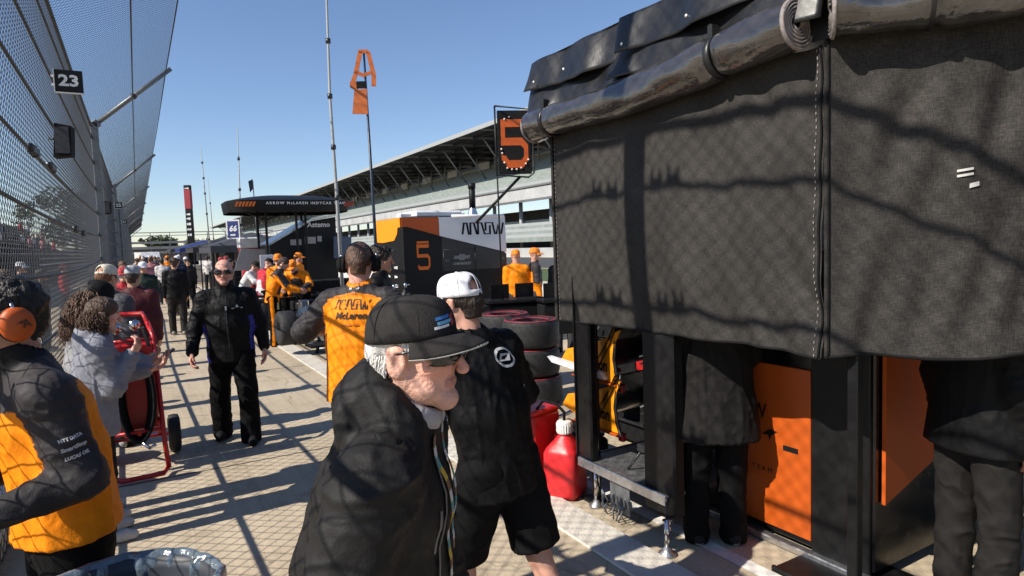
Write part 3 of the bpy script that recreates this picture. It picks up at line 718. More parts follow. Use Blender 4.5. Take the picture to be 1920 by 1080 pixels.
t = MB(); t.box((-.024,.50,.61), (.004,.10,.03)); t.build('badge', M_BLACKM, cb)
# floor mat edge strips at the cabinet foot
t = MB(); t.box((0,0,.012), (.55,1.9,.02), ch=.006); t.box((-.27,0,.016), (.02,1.9,.03)); o = t.build('floor_mat', M_BLACKS, None, (3.25,1.35,0)); o.rotation_euler.z = .0; tag(o, 'black ramp mat with bright edge at the cabinet foot', 'mat')

# ------------------------------------------------------------------ pit cart with big lettering
pc = empty('pit_cart', (3.88,10.3,0), label='black, orange and white pit cart with large lettering beyond the tyres', cat='cart')
def cz(cy): return 2.38-(cy-35)*.00157
def cu(cx): return (cx-290)/1190*2.02
t = MB(); t.box((1.01,.70,1.60), (2.02,1.40,1.56), ch=.03); t.build('body', M_BLACKS, pc)
t = MB(); t.box((1.01,.72,.52), (1.95,1.3,.60), ch=.02); t.build('chassis', M_BLACKM, pc)
def facepoly(name, pts, m, y0=-.012, ch=0):
    t = MB(); t.prism([(cu(a), cz(b)) for a, b in pts], y0, .0, plane='xz'); return t.build(name, m, pc)
facepoly('white_panel', [(697,40),(1478,40),(1484,458),(700,246)], M_WHITE)
facepoly('orange_panel', [(292,40),(693,40),(695,243),(350,140),(292,140)], M_DORANGE)  # same orange as the end, painted deeper for the shaded front
facepoly('grey_panel', [(722,258),(1100,362),(1100,640),(722,640)], mat('charcoal_vinyl', (.028,.027,.027), .5), -.006)
facepoly('grey_panel', [(1110,366),(1484,470),(1484,640),(1110,640)], mat('charcoal_vinyl2', (.034,.033,.032), .5), -.006)
t = MB()
for (a,b,c,d) in ((735,405,735,640),(1100,405,1100,640),(735,405,1100,405)):
    t.tube([(cu(a),-.012,cz(b)),(cu(c),-.012,cz(d))], .006, 5)
t.build('panel_frame', M_DMETAL, pc)
t = MB(); t.tube([(.95,.0,2.385),(2.0,.0,2.385)], .03, 8); t.build('rounded_edge', M_WHITE, pc)
decal('arrow_lettering', stroke(ARROW, .085), (cu(960),-.013,cz(238)), (1,0,0), (0,0,1), M_BLACKM, pc, .45, .20)
# numeral five with bar, orange
five = stroke([[(1,1),(0,1),(0,.56),(.85,.56),(1,.45),(1,.12),(.85,0),(.12,0),(0,.12)]], .16)
decal('numeral', five, (cu(452),-.007,cz(595)), (1,0,0), (0,0,1), M_ORANGEV, pc, .21, .38)
decal('numeral_bar', stroke([[(0,0),(1,0)]], .18), (cu(445),-.007,cz(312)), (1,0,0), (0,0,1), M_ORANGEV, pc, .22, .22)
bow = ([(-1,-.18,0),(-.82,.18,0),(-.32,.18,0),(-.30,.34,0),(.34,.34,0),(.34,.18,0),(1,.18,0),(.82,-.18,0),(.32,-.18,0),(.30,-.34,0),(-.34,-.34,0),(-.34,-.18,0)], [tuple(range(12))])
decal('bowtie_mark', bow, (cu(945),-.0075,cz(493)), (1,0,0), (0,0,1), mat('grey_print', (.23,.225,.215), .5), pc, .17, .16)
decal('lettering', text_mesh('CHEVROLET', .075, .001), (cu(945),-.0075,cz(566)), (1,0,0), (0,0,1), mat('pale_print', (.42,.41,.40), .5), pc, .85, .8)
decal('lettering', text_mesh('5G', .06), (cu(772),-.0075,cz(525)), (1,0,0), (0,0,1), mat('grey_print'), pc)
decal('lettering', text_mesh('18', .06), (cu(1440),-.0075,cz(530)), (1,0,0), (0,0,1), mat('grey_print'), pc)
# end painted a brighter orange for the sun on it, stepped lower edge, small white marks
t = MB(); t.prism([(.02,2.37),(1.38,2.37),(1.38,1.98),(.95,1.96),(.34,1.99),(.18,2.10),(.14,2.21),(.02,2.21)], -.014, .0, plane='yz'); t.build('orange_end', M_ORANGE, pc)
def blob(seed):
    q = random.Random(seed); V_ = []; F_ = []
    for k in range(3):
        x = -.6+.6*k+q.uniform(-.1,.1); w, h = q.uniform(.2,.4), q.uniform(.25,.6); o = len(V_)
        V_ += [(x-w,-h,0),(x+w,-h*.8,0),(x+w*.9,h,0),(x-w*.8,h*.9,0)]; F_.append((o,o+1,o+2,o+3))
    return V_, F_
for i, (y, z) in enumerate([(1.02,1.80),(.82,1.80),(1.02,1.52),(.72,1.52),(.34,1.52),(1.02,1.36),(.72,1.36),(.34,1.36),(1.02,1.20),(.72,1.20),(.34,1.20),(.3,1.03),(.72,1.03)]):
    decal('sponsor_mark', blob(i), (-.002,y,z), (0,-1,0), (0,0,1), M_WMARK, pc, .085, .055)
# gear on the roof
t = MB(); t.box((.80,.6,2.44), (.9,.8,.12), ch=.03); t.build('roof_unit', M_WHITE, pc)
t = MB(); t.lathe([(.0,0),(.11,0),(.10,.06),(.055,.20),(.045,.22)], 16, M=Matrix.Translation((1.62,.5,2.37))); t.build('mast_base', M_SILVER, pc)
t = MB(); t.tube([(1.62,.5,2.55),(1.62,.5,2.95)], .06, 12); t.tube([(1.62,.5,2.92),(1.62,.5,3.02)], .072, 12); t.build('stub_mast', M_BLACKS, pc)
for (x, y) in ((.25,.5),(.5,.9),(1.25,.4),(1.4,.9)):
    t = MB(); t.box((x,y,2.42), (.22,.2,.1), ch=.02); t.build('antenna_box', M_WHITE, pc)
for (x, y) in ((.2,.1),(1.8,.1),(.2,1.3),(1.8,1.3)):
    t = MB(); t.lathe([(0,-.06),(.16,-.06),(.19,-.03),(.19,.03),(.16,.06),(0,.06)], 20, M=Matrix.Translation((x,y,.19)) @ Matrix.Rotation(math.pi/2,4,'Y')); t.build('wheel', M_RUBBER, pc)

# pit board showing 5 on its pole
pb = empty('pit_board', (4.98,8.32,0), math.radians(-24), 'black pit board with orange 5 above the pit cart', 'sign')
M_PINK = mat('lamp_bulb', (.8,.62,.55), .3)
t = MB(); t.box((0,0,3.38), (.50,.03,.94), ch=.008); t.build('board', M_BLACKM, pb)
t = MB(); fr = [(-.28,0,3.92),(-.28,0,2.90),(.20,0,2.86),(.28,0,2.92),(.28,0,3.86)]; t.tube(fr+[fr[0]], .014, 8); t.build('frame', M_BLACKS, pb)
decal('numeral', stroke([[(1,1),(0,1),(0,.55),(.8,.55),(1,.42),(1,.14),(.82,0),(.2,0),(.0,.16),(0,.22)]], .19), (-.17,-.017,3.06), (1,0,0), (0,0,1), M_DORANGE, pb, .34, .60)
t = MB(); t.lathe([(0,0),(.017,0),(.012,.016),(0,.02)], 8); ME_BULB = t.mesh('bulb', M_PINK)
for (x, z) in ((-.14,3.72),(-.07,3.75),(-.19,3.22),(-.2,3.28),(-.12,3.0),(-.05,2.98),(.02,2.98),(.09,3.0),(.16,3.06),(.20,3.12),(-.16,3.08)):
    share('bulb', ME_BULB, pb, (x,-.02,z), (math.pi/2,0,0))
t = MB(); t.tube([(-.28,.02,3.92),(-.26,.02,.9)], .012, 8); t.tube([(.08,.05,2.88),(-.62,.06,2.20)], .022, 8); t.build('pole', M_BLACKS, pb)

# tall pole with the orange bracket sign
pp = empty('marker_pole', (2.92,8.82,0), 0, 'tall thin dark pole with orange A-shaped sign at its top', 'pole')
t = MB(); t.tube([(.02,0,0),(0.01,0,2.2),(-.02,0,4.62)], [.028,.022,.014], 8); t.build('pole', mat('blue_black_paint', (.012,.02,.04), .4), pp)
M_SIGNO = mat('orange_sign_sheet', (.45,.11,.02), .5, var=.1)
sgn = [[(-.045,4.60),(-.105,4.28),(-.135,4.18)],[(.03,4.59),(.075,4.28),(.07,4.12)],[(-.105,4.33),(-.03,4.27),(.05,4.31)]]
t = MB()
for p in sgn:
    V_, F_ = stroke([p], .045)
    t.add([(a,-.03,b) for a,b,_ in V_], F_); t.add([(a,-.018,b) for a,b,_ in V_], [q[::-1] for q in F_])
t.prism([(-.065,4.62),(.035,4.62),(.035,4.57),(-.065,4.57)], -.03, -.018, plane='xz'); t.prism([(-.165,4.19),(-.085,4.19),(-.085,4.07),(-.12,4.07),(-.165,4.11)], -.031, -.017, plane='xz')
t.prism([(-.125,4.07),(.0,4.09),(.0,3.74),(-.155,3.75)], -.032, -.016, plane='xz'); t.build('sign_plate', M_SIGNO, pp).scale.x = 1.38
t = MB(); t.prism([(-.10,4.19),(-.005,4.19),(-.005,4.095),(-.10,4.095)], -.036, -.014, plane='xz'); t.build('sign_block', M_BLACKM, pp).scale.x = 1.38
pp.rotation_euler.z = math.radians(-26)

# ------------------------------------------------------------------ canopy stand and dark carts farther along
cn = empty('canopy_stand', (2.15,18.0,0), label='black canopy stand with white lettering along its edge', cat='canopy')
def can(u, v):
    a = 2*math.pi*u; k = 5.5; c, s_ = math.cos(a), math.sin(a); e = 1/((abs(c)**k+abs(s_)**k)**(1/k))
    return (1.62+1.64*e*c*v, 1.15+1.15*e*s_*v, 3.44-.20*v**2)
t = MB(); t.grid(lambda u, v: can(u, v), 60, 8, flip=True)
t.grid(lambda u, v: tuple(Vector(can(u,1))+Vector((0,0,-.22*v))+((Vector(can(u,1))-Vector((1.62,1.15,0))).normalized()*(-.10*v**1.5) if True else Vector())), 60, 4)
t.grid(lambda u, v: (1.62+(can(u,1)[0]-1.62)*.93*v, 1.15+(can(u,1)[1]-1.15)*.93*v, 3.02+.28*(1-v)), 60, 4)
t.build('roof', M_BLACKS, cn)
decal('lettering', text_mesh('ARROW McLAREN INDYCAR TEAM', .105, .002, 1.35), (1.95,-.015,3.15), (1,0,.0), (0,0,1), M_WMARK, cn, 1.0, .95)
for (x0, x1, m) in ((.12,.62,M_ORANGEV), (2.95,3.2,mat('faded_red', (.35,.06,.03), .5))):
    V_ = []; F_ = []
    for i in range(6):
        x = x0+(x1-x0)*i/6; o = len(V_); V_ += [(x,-.02,3.06),(x+.05,-.02,3.06),(x+.11,-.02,3.19),(x+.05,-.02,3.19)]; F_.append((o,o+1,o+2,o+3))
    t = MB(); t.add(V_, F_); t.build('flame_print', m, cn)
for (x, y) in ((.95,.5),(1.75,.5),(2.0,.5),(.95,1.9),(2.2,1.9)):
    t = MB(); t.box((x,y,1.55), (.06,.06,3.1), ch=.008); t.build('leg', M_BLACKS, cn)
t = MB(); t.tube([(.3,.4,3.0),(.95,.5,2.72),(1.75,.5,3.0)], .022, 6); t.tube([(1.75,.5,3.0),(2.6,.5,2.95)], .02, 6); t.build('brace', M_BLACKS, cn)
dc = empty('timing_cart', (3.2,18.7,0), label='dark timing cart with sloping roof and white lettering under the canopy', cat='cart')
t = MB(); t.prism([(0,.3),(0,2.02),(1.2,2.70),(1.85,2.80),(1.85,.3)], 0, 1.5, plane='xz'); t.build('body', M_BLACKS, dc)
t = MB(); t.prism([(-.02,2.03),(1.2,2.72),(1.85,2.82),(1.85,2.87),(1.18,2.78),(-.02,2.09)], -.03, 1.5, plane='xz'); t.build('roof_edge', M_SILVER, dc)
decal('lettering', text_mesh('Astemo', .20, .006), (1.36,-.004,2.58), (1,0,0), (0,0,1), M_WMARK, dc)
for (x0, x1, z0, z1) in ((.55,.85,2.02,2.18),(.95,1.25,2.05,2.24),(1.3,1.42,2.1,2.26)):
    t = MB(); t.box(((x0+x1)/2,-.01,(z0+z1)/2), (x1-x0,.02,z1-z0)); t.build('screen', mat('pale_screen', (.38,.36,.34), .3), dc)
t = MB(); t.box((1.75,-.6,2.0), (.50,.04,.62), ch=.01, M=Matrix.Rotation(.05,4,'Y')); t.build('blue_panel', mat('blue_grey_panel', (.06,.085,.14), .35), dc)
for (x, y) in ((.2,.3),(1.6,.3),(.2,1.2),(1.6,1.2)):
    t = MB(); t.lathe([(0,-.06),(.15,-.06),(.18,-.03),(.18,.03),(.15,.06),(0,.06)], 16, M=Matrix.Translation((x,y,.18)) @ Matrix.Rotation(math.pi/2,4,'Y')); t.build('wheel', M_RUBBER, dc)

# monitors, cases and gear between the two mechanics
def machine(loc, rz, label, seed):
    q = random.Random(seed); r = empty('race_car_chassis', loc, rz, label, 'race car')
    t = MB(); t.prism([(-.25,.25),(.25,.25),(.28,.5),(.12,.78),(-.12,.78),(-.28,.5)], -1.2, .6, plane='xz'); t.build('tub', M_CARBON, r)
    for (x, y) in ((-.78,-.75),(.78,-.75),(-.78,1.3),(.78,1.3)):
        t = MB(); t.lathe([(.12,-.13),(.27,-.15),(.31,-.11),(.31,.11),(.27,.15),(.12,.13)], 24, close=True, M=Matrix.Translation((x,y,.5)) @ Matrix.Rotation(math.pi/2,4,'Y')); w = t.build('wheel', M_RUBBER, r)
        t = MB(); t.lathe([(0,-.02),(.19,-.02),(.19,.04),(0,.08)], 16, M=Matrix.Translation((x,y,.5)) @ Matrix.Rotation(math.pi/2,4,'Y')); t.build('rim', M_RIM, w)
    for s_ in (-1,1):
        for k in range(3):
            t = MB(); t.tube([(s_*.22,-.9+.25*k,.42+.16*k),(s_*.72,-.78,.45+.08*k)], .016, 6); t.build('suspension_arm', M_SILVER if k == 1 else M_DMETAL, r)
    for k in range(10):
        t = MB(); t.box((q.uniform(-.2,.2), q.uniform(.5,1.5), q.uniform(.4,.85)), (q.uniform(.08,.25), q.uniform(.08,.25), q.uniform(.08,.2)), ch=.02); t.build('engine_block', (M_DMETAL, M_SILVER, M_BLACKM)[k % 3], r)
    t = MB(); t.box((0,1.95,.86), (1.4,.35,.03), ch=.01); t.box((-.7,1.95,.75), (.02,.4,.35)); t.box((.7,1.95,.75), (.02,.4,.35)); t.build('rear_wing', M_CARBON, r)
    t = MB(); t.box((0,-1.9,.3), (1.5,.35,.04), ch=.01); t.prism([(-.1,.28),(.1,.28),(.06,.42),(-.06,.42)], -2.0, -1.2, plane='xz'); t.build('nose_and_wing', M_BLACKM, r)
    for (x, y) in ((-.3,-.9),(.3,-.9),(-.3,.5),(.3,.5)):
        t = MB(); t.tube([(x,y,0),(x*.8,y,.3)], .03, 6); t.build('stand_leg', M_DMETAL, r)
    return r
machine((2.95,12.7,.0), math.radians(4), 'dark stripped racing car chassis that two mechanics bend over', 3)

def trunk_case(loc, dims, rz, label, m=M_BLACKM, name='flight_case', cat='case'):
    r = empty(name, loc, rz, label, cat, 'equipment cases along the pit boxes')
    t = MB(); t.box((0,0,dims[2]/2+.06), dims, ch=.02); t.build('body', m, r)
    t = MB(); t.box((0,0,dims[2]*.72+.06), (dims[0]+.012,dims[1]+.012,.03)); t.build('edge_band', M_DMETAL, r)
    for (sx, sy) in ((-1,-1),(1,-1),(-1,1),(1,1)):
        t = MB(); t.lathe([(0,-.015),(.03,-.015),(.03,.015),(0,.015)], 10, M=Matrix.Translation((sx*dims[0]*.4,sy*dims[1]*.4,.03)) @ Matrix.Rotation(math.pi/2,4,'Y')); t.build('caster', M_RUBBER, r)
    return r
trunk_case((3.75,12.2,0), (.9,.7,.95), .1, 'tall black case just left of the lettered pit cart')
trunk_case((3.0,16.2,0), (.8,.6,1.0), -.1, 'black case behind the mechanic in the orange cap')
trunk_case((3.9,15.4,0), (1.2,.6,1.1), 0, 'wide black case between the mechanics and the timing cart')
def laptop_table(loc, rz, label, n=2):
    r = empty('pit_table', loc, rz, label, 'table', 'black pit tables')
    t = MB(); t.box((0,0,1.0), (.95,.55,.05), ch=.01); t.build('tabletop', M_BLACKS, r)
    t = MB(); t.box((0,.0,.72), (.9,.5,.45), ch=.01); t.build('cupboard', M_BLACKM, r)
    for (x, y) in ((-.42,-.22),(.42,-.22),(-.42,.22),(.42,.22)):
        t = MB(); t.tube([(x,y,0),(x,y,.98)], .02, 6); t.build('leg', M_BLACKS, r)
    for k in range(n):
        t = MB(); t.box((-.2+.4*k,.05,1.14), (.3,.02,.22), ch=.004, M=Matrix.Rotation(0,4,'X')); t.build('monitor', M_BLACKP, r)
    decal('white_mark', blob(44), (.05,-.255,.82), (1,0,0), (0,0,1), M_WMARK, r, .09, .05)
    return r
laptop_table((5.0,8.55,0), -.25, 'black table with monitors left of the orange-clad crew behind the tyres')
laptop_table((5.65,8.05,0), -.25, 'black table with monitors nearest the curtain edge')
for i, (pts, r_, m_) in enumerate((([(3.9,10.0,.02),(3.3,9.4,.02),(3.5,8.7,.02),(4.2,8.3,.02),(4.8,8.6,.02)],.014,M_RED),([(3.5,12.0,.02),(3.2,10.9,.02),(3.6,10.4,.02),(4.4,9.9,.02)],.012,M_BLACKM),([(3.0,4.9,.02),(3.5,5.2,.02),(3.2,5.8,.02),(3.9,5.6,.02),(4.6,5.9,.02)],.012,M_BLUE))):
    P_ = []
    for j in range(len(pts)-1):
        for q_ in range(6): P_.append(Vector(pts[j]).lerp(Vector(pts[j+1]), q_/6)+Vector((.05*math.sin(j*3+q_),.05*math.cos(j*2+q_),0)))
    t = MB(); t.tube(P_, r_, 6); tag(t.build('air_hose', m_), ['red air hose snaking on the ground by the black tables','black air hose on the ground left of the pit cart','blue air hose on the ground behind the tyres'][i], 'hose')
for i, (x, y) in enumerate(((3.45,9.6),(3.7,9.75))):
    r = empty('gas_bottle', (x,y,0), 0, ['left gas bottle standing before the pit cart','right gas bottle standing before the pit cart'][i], 'gas bottle', 'gas bottles by the pit cart')
    t = MB(); t.lathe([(0,0),(.11,0),(.115,.02),(.115,1.0),(.09,1.12),(.04,1.18),(.04,1.22),(0,1.22)], 18); t.build('cylinder', (M_DMETAL, M_BLACKS)[i], r)
    t = MB(); t.lathe([(0,1.21),(.025,1.21),(.025,1.30),(0,1.30)], 10); t.tube([(0,0,1.27),(.07,0,1.27)], .012, 6); t.build('valve', M_CHROME, r)
# lane marker box and white printed boards in the far pits
t = MB(); t.box((0,0,0), (.32,.03,.42), ch=.004); o = t.build('notice_board', M_WHITE, None, (2.75,16.6,1.58)); tag(o, 'white printed notice held up by the red jacketed worker', 'notice')
t = MB(); t.box((0,0,.30), (.55,.5,.32), ch=.03); t.box((0,0,.10), (.50,.45,.12), mi=1); t.box((0,0,-.9), (.06,.06,1.9), mi=2)
o = t.build('white_red_box', [M_WHITE, M_RED, M_DMETAL], None, (2.95,21.0,1.85)); tag(o, 'white box with red base on a post behind the pit crew', 'box')
t = MB(); t.prism([(0,0),(1.3,0),(1.15,.55),(.2,.62)], 0, .04, plane='xz'); t.tube([(.3,.02,0),(.3,.02,-1.35)], .02, 6); t.tube([(1.0,.02,0),(1.0,.02,-1.35)], .02, 6); o = t.build('tilted_panel', mat('grey_panel_sheet', (.30,.31,.32), .5), None, (2.35,19.5,1.36)); tag(o, 'pale grey tilted panel behind the bald man', 'panel')

# ------------------------------------------------------------------ masts, flags and far signs
def mast(name, pts, r, m, label, cat='mast', rings=0):
    e = empty(name, pts[0], 0, label, cat); o0 = Vector(pts[0])
    P_ = [Vector(p)-o0 for p in pts]; k = len(P_)
    t = MB(); t.tube(P_, [r*(1-.65*i/(k-1)) for i in range(k)], 8); t.build('pole', m, e)
    for i in range(rings):
        f_ = (i+1)/(rings+1); j = f_*(k-1); a = int(j); p = P_[a].lerp(P_[min(a+1,k-1)], j-a)
        t = MB(); t.tube([p-Vector((0,0,.05)), p+Vector((0,0,.05))], r*1.25, 8); t.build('joint_ring', M_DMETAL, e)
    return e
mast('antenna_mast', [(3.9,14.15,0),(3.88,14.15,3),(3.86,14.2,5.2),(3.95,14.35,7.6),(3.9,14.4,9.2)], .045, M_STR, 'tall pale antenna mast rising out of the picture beside the canopy', rings=7)
mast('antenna_mast', [(3.1,23.9,0),(3.2,23.9,3.5),(3.28,23.97,6.13)], .035, M_STR, 'thin pale antenna mast behind the canopy at its left end', rings=4)
mast('antenna_mast', [(3.3,36,0),(3.2,36,4.5),(3.15,36,7.2)], .04, M_STR, 'distant antenna mast with small fittings left of the red and black banner tower', rings=6)
mast('antenna_mast', [(3.9,40,0),(3.8,40,4.0),(3.75,40,6.0)], .03, M_STR, 'thin distant mast just left of the banner tower', rings=2)
fl = empty('flag_pole', (3.75,24.2,0), 0, 'dark pennant on a thin pole behind the canopy', 'flag')
t = MB(); t.tube([(0,0,0),(-.05,0,4.35)], .018, 6); t.build('pole', M_DMETAL, fl)
t = MB(); t.prism([(-.16,3.95),(-.04,4.10),(-.05,4.42),(-.20,4.34)], -.012, .012, plane='xz'); t.build('pennant', mat('navy_cloth', (.02,.03,.05), .8), fl)
s6 = empty('number_banner', (2.92,23.9,0), math.radians(-28), 'blue and white banner numbered 66 above the far tents', 'sign')
t = MB(); t.box((0,0,2.66), (.46,.03,.66), ch=.005); t.build('board', M_WHITE, s6)
t = MB(); t.box((0,-.018,2.66), (.36,.01,.56)); t.build('blue_field', M_BLUE, s6)
decal('numeral', text_mesh('66', .30, .01, 1, .2), (0,-.024,2.68), (1,0,0), (0,0,1), M_WMARK, s6, .85, .9)
decal('crest', blob(5), (0,-.024,2.47), (1,0,0), (0,0,1), M_WMARK, s6, .1, .05)
t = MB(); t.tube([(.1,.03,2.4),(.35,.1,2.0),(.35,.1,0)], .015, 6); t.build('pole', M_DMETAL, s6)
py = empty('banner_tower', (4.5,67.0,0), math.radians(-28), 'slim black and red banner tower standing far down the pits', 'tower')
t = MB(); t.box((0,0,3.0), (.55,.4,6.0), ch=.03); t.build('lower_shaft', M_BLACKS, py)
t = MB(); t.box((0,0,6.9), (.58,.42,1.8), ch=.03); t.build('red_section', mat('banner_red', (.30,.03,.04), .5), py)
t = MB(); t.box((0,0,8.0), (.56,.42,.4), ch=.03); t.build('cap_section', M_BLACKS, py)
for i, z in enumerate((3.6,4.1,4.6,5.1,5.5)):
    decal('white_mark', blob(80+i), (0,-.205,z), (1,0,0), (0,0,1), M_WMARK, py, .20, .22)
decal('white_mark', blob(90), (0,-.215,7.9), (1,0,0), (0,0,1), M_WMARK, py, .2, .12)

# ------------------------------------------------------------------ far tents, vans, stands, trees
def pit_tent(loc, w, d_, h, label, m):
    r = empty('pit_tent', loc, 0, label, 'tent', 'dark tents along the pits')
    t = MB(); a = .06
    V_ = [(0,0,h),(w,0,h),(w,d_,h),(0,d_,h),(w*.5,d_*.3,h+.55),(w*.5,d_*.7,h+.55),(0,0,h-.28),(w,0,h-.28),(w,d_,h-.28),(0,d_,h-.28)]
    t.add(V_, [(0,1,4),(1,2,5,4),(2,3,5),(3,0,4,5),(6,7,1,0),(7,8,2,1),(8,9,3,2),(9,6,0,3)]); t.build('roof', m, r)
    for (x, y) in ((.05,.05),(w-.05,.05),(w-.05,d_-.05),(.05,d_-.05)):
        t = MB(); t.box((x,y,(h-.2)/2), (.06,.06,h-.2)); t.build('leg', M_DMETAL, r)
    t = MB(); t.add([(w-.1,.1,.1),(w-.1,d_-.1,.1),(w-.1,d_-.1,h-.2),(w-.1,.1,h-.2)], [(0,1,2,3)]); t.build('back_wall', M_BLACKM, r)
    return r
M_TENT = mat('dark_grey_canvas', (.045,.047,.055), .7, var=.2, vscale=1.5)
pit_tent((2.55,28,0), 3.6, 5.5, 2.15, 'wide dark grey pit tent just right of the walking crowd', M_TENT)
pit_tent((2.6,38,0), 3.6, 6, 2.2, 'second dark pit tent farther down the pits', mat('charcoal_canvas', (.03,.03,.035), .7))
pit_tent((2.6,50,0), 3.6, 6, 2.25, 'third pit tent, navy blue, in the far pits', M_BLUE)
pit_tent((2.6,64,0), 4, 8, 2.3, 'farthest dark pit tent before the trees', M_TENT)
t = MB(); t.box((0,0,2.0), (.7,.05,.42)); t.tube([(0,.0,0),(0,0,1.9)], .02, 6); o = t.build('red_sign', M_RED, None, (4.1,33,.55)); tag(o, 'small red sign above the wide dark tent', 'sign')
for i, (x, y, w, h, m) in enumerate([(3.2,26.5,.9,1.2,M_BLACKM),(4.4,29.5,1.6,1.3,M_DMETAL),(3.6,33.2,1.1,1.0,M_BLACKS),(3.4,44.5,1.2,1.1,M_WHITE),(3.5,57,1.4,1.2,M_BLACKM)]):
    trunk_case((x,y,0), (w,.7,h), .1*i, ['low black cabinet at the mouth of the wide tent','dark grey cabinet inside the wide dark tent','black cabinet between the first and second tents','white cabinet beyond the second tent','black cabinet beyond the navy tent'][i], m)
def van(loc, rz, label, m):
    r = empty('van', loc, rz, label, 'van')
    t = MB(); t.prism([(-1.1,.35),(3.6,.35),(3.7,1.0),(3.3,1.25),(2.6,2.15),(-1.1,2.2)], -.95, .95, plane='xz'); t.build('body', m, r)
    t = MB(); t.prism([(3.27,1.3),(2.64,2.08),(2.6,2.08),(3.2,1.3)], -.85, .85, plane='xz'); t.build('windscreen', M_GLASSD, r)
    for s_ in (-1,1):
        t = MB(); t.box((2.1,s_*.955,1.6), (.9,.02,.55)); t.build('window', M_GLASSD, r)
        for x in (-.3,2.7):
            t = MB(); t.lathe([(0,-.12),(.3,-.12),(.36,-.08),(.36,.08),(.3,.12),(0,.12)], 18, M=Matrix.Translation((x,s_*.85,.36)) @ Matrix.Rotation(math.pi/2,4,'X')); t.build('wheel', M_RUBBER, r)
    return r
van((.9,88,0), math.radians(-80), 'white van parked at the far end of the walkway', M_WHITE)
M_BENCH = mat('bench_aluminium', (.45,.47,.50), .45, metal=.3, var=.1)
bl = empty('bleachers', (-5.2,28,0), label='open bleachers with pale benches behind the fence', cat='bleachers')
for i in range(9):
    t = MB(); t.box((-.62*i,31,1.0+.42*i), (.32,66,.05)); t.build('bench', M_BENCH, bl)
    t = MB(); t.box((-.62*i-.3,31,.62+.42*i), (.4,66,.04)); t.build('footboard', M_BENCH, bl)
    t = MB(); t.box((-.62*i-.45,31,.8+.42*i), (.03,66,.34)); t.build('riser', mat('dark_riser', (.06,.065,.07), .8), bl)
for k in range(12):
    t = MB(); t.prism([(.1,0),(.1,.9),(-5.2,4.5),(-5.2,0)], -.03, .03, plane='xz', M=Matrix.Translation((0,6*k-1,0))); t.build('frame', M_DMETAL, bl)
t = MB(); t.box((-5.4,31,4.75), (.05,66,1.0)); t.build('back_rail', M_DMETAL, bl)
t = MB(); t.box((.28,10,1.5), (.06,16,1.1)); t.build('front_banner', M_BLACKM, bl)
fs = empty('far_stand', (-6,170,0), label='low pale stand with horizontal rails closing the far end', cat='grandstand')
M_FAR = mat('far_stand_grey', (.24,.25,.26), .8, var=.2, vscale=.6)
for (z, h) in ((6.9,.18),(6.2,.14),(4.6,.5),(3.4,.6),(2.3,.5)):
    t = MB(); t.box((14,0,z), (44,.4,h)); t.build('tier', M_FAR, fs)
for k in range(12):
    t = MB(); t.tube([(-7+4*k,0.3,0),(-7+4*k,.3,6.9)], .10, 6); t.build('column', M_FAR, fs)
t = MB(); t.box((14,1.5,1.6), (44,.3,3.2)); t.build('lower_wall', M_UND, fs)
# trees at the far end
def leaf_mat(c): return mat('foliage_%d' % int(c[1]*1000), c, .8, var=.35, vscale=2)
def tree(loc, h, w, seed, label):
    q = random.Random(seed); r = empty('tree', loc, 0, label, 'tree', 'trees at the far end')
    t = MB(); t.tube([(0,0,0),(.1,0,h*.35),(0,.1,h*.7)], [h*.03,h*.022,h*.01], 7)
    for k in range(6):
        a = q.uniform(0,6.28); t.tube([(0,0,h*(.3+.06*k)),(w*.5*math.cos(a),w*.5*math.sin(a),h*(.5+.07*k))], [h*.012,h*.004], 5)
    t.build('trunk', mat('bark', (.09,.07,.05), .9, var=.3), r)
    V_ = []; F_ = []; cl = [(q.gauss(0,w*.30), q.gauss(0,w*.30), h*q.uniform(.35,.95), q.uniform(.5,1.0)) for _ in range(34)]
    for (cx, cy, cz_, cr) in cl:
        for k in range(90):
            d = Vector((q.gauss(0,1), q.gauss(0,1), q.gauss(0,1))).normalized()*(cr*w*.22*q.uniform(.4,1))
            p = Vector((cx,cy,cz_))+d; s_ = q.uniform(.2,.42); a = Vector((q.gauss(0,1),q.gauss(0,1),q.gauss(0,1))).normalized(); b = a.orthogonal().normalized()
            o = len(V_); V_ += [tuple(p-a*s_), tuple(p+b*s_*.6), tuple(p+a*s_), tuple(p-b*s_*.6)]; F_.append((o,o+1,o+2,o+3))
    t = MB(); t.add(V_, F_); t.build('crown', leaf_mat((.04+.01*q.random(),.06+.02*q.random(),.02)), r)
tree((-3.2,112,0), 8.5, 5, 1, 'dark tree rising just beside the end of the fence')
tree((-9,135,0), 13, 10, 2, 'big dark tree half hidden behind the fence end')
tree((6,185,0), 6, 7, 3, 'low green tree behind the far stand')
tree((14,195,0), 5, 7, 4, 'low green tree right of the banner tower at the horizon')

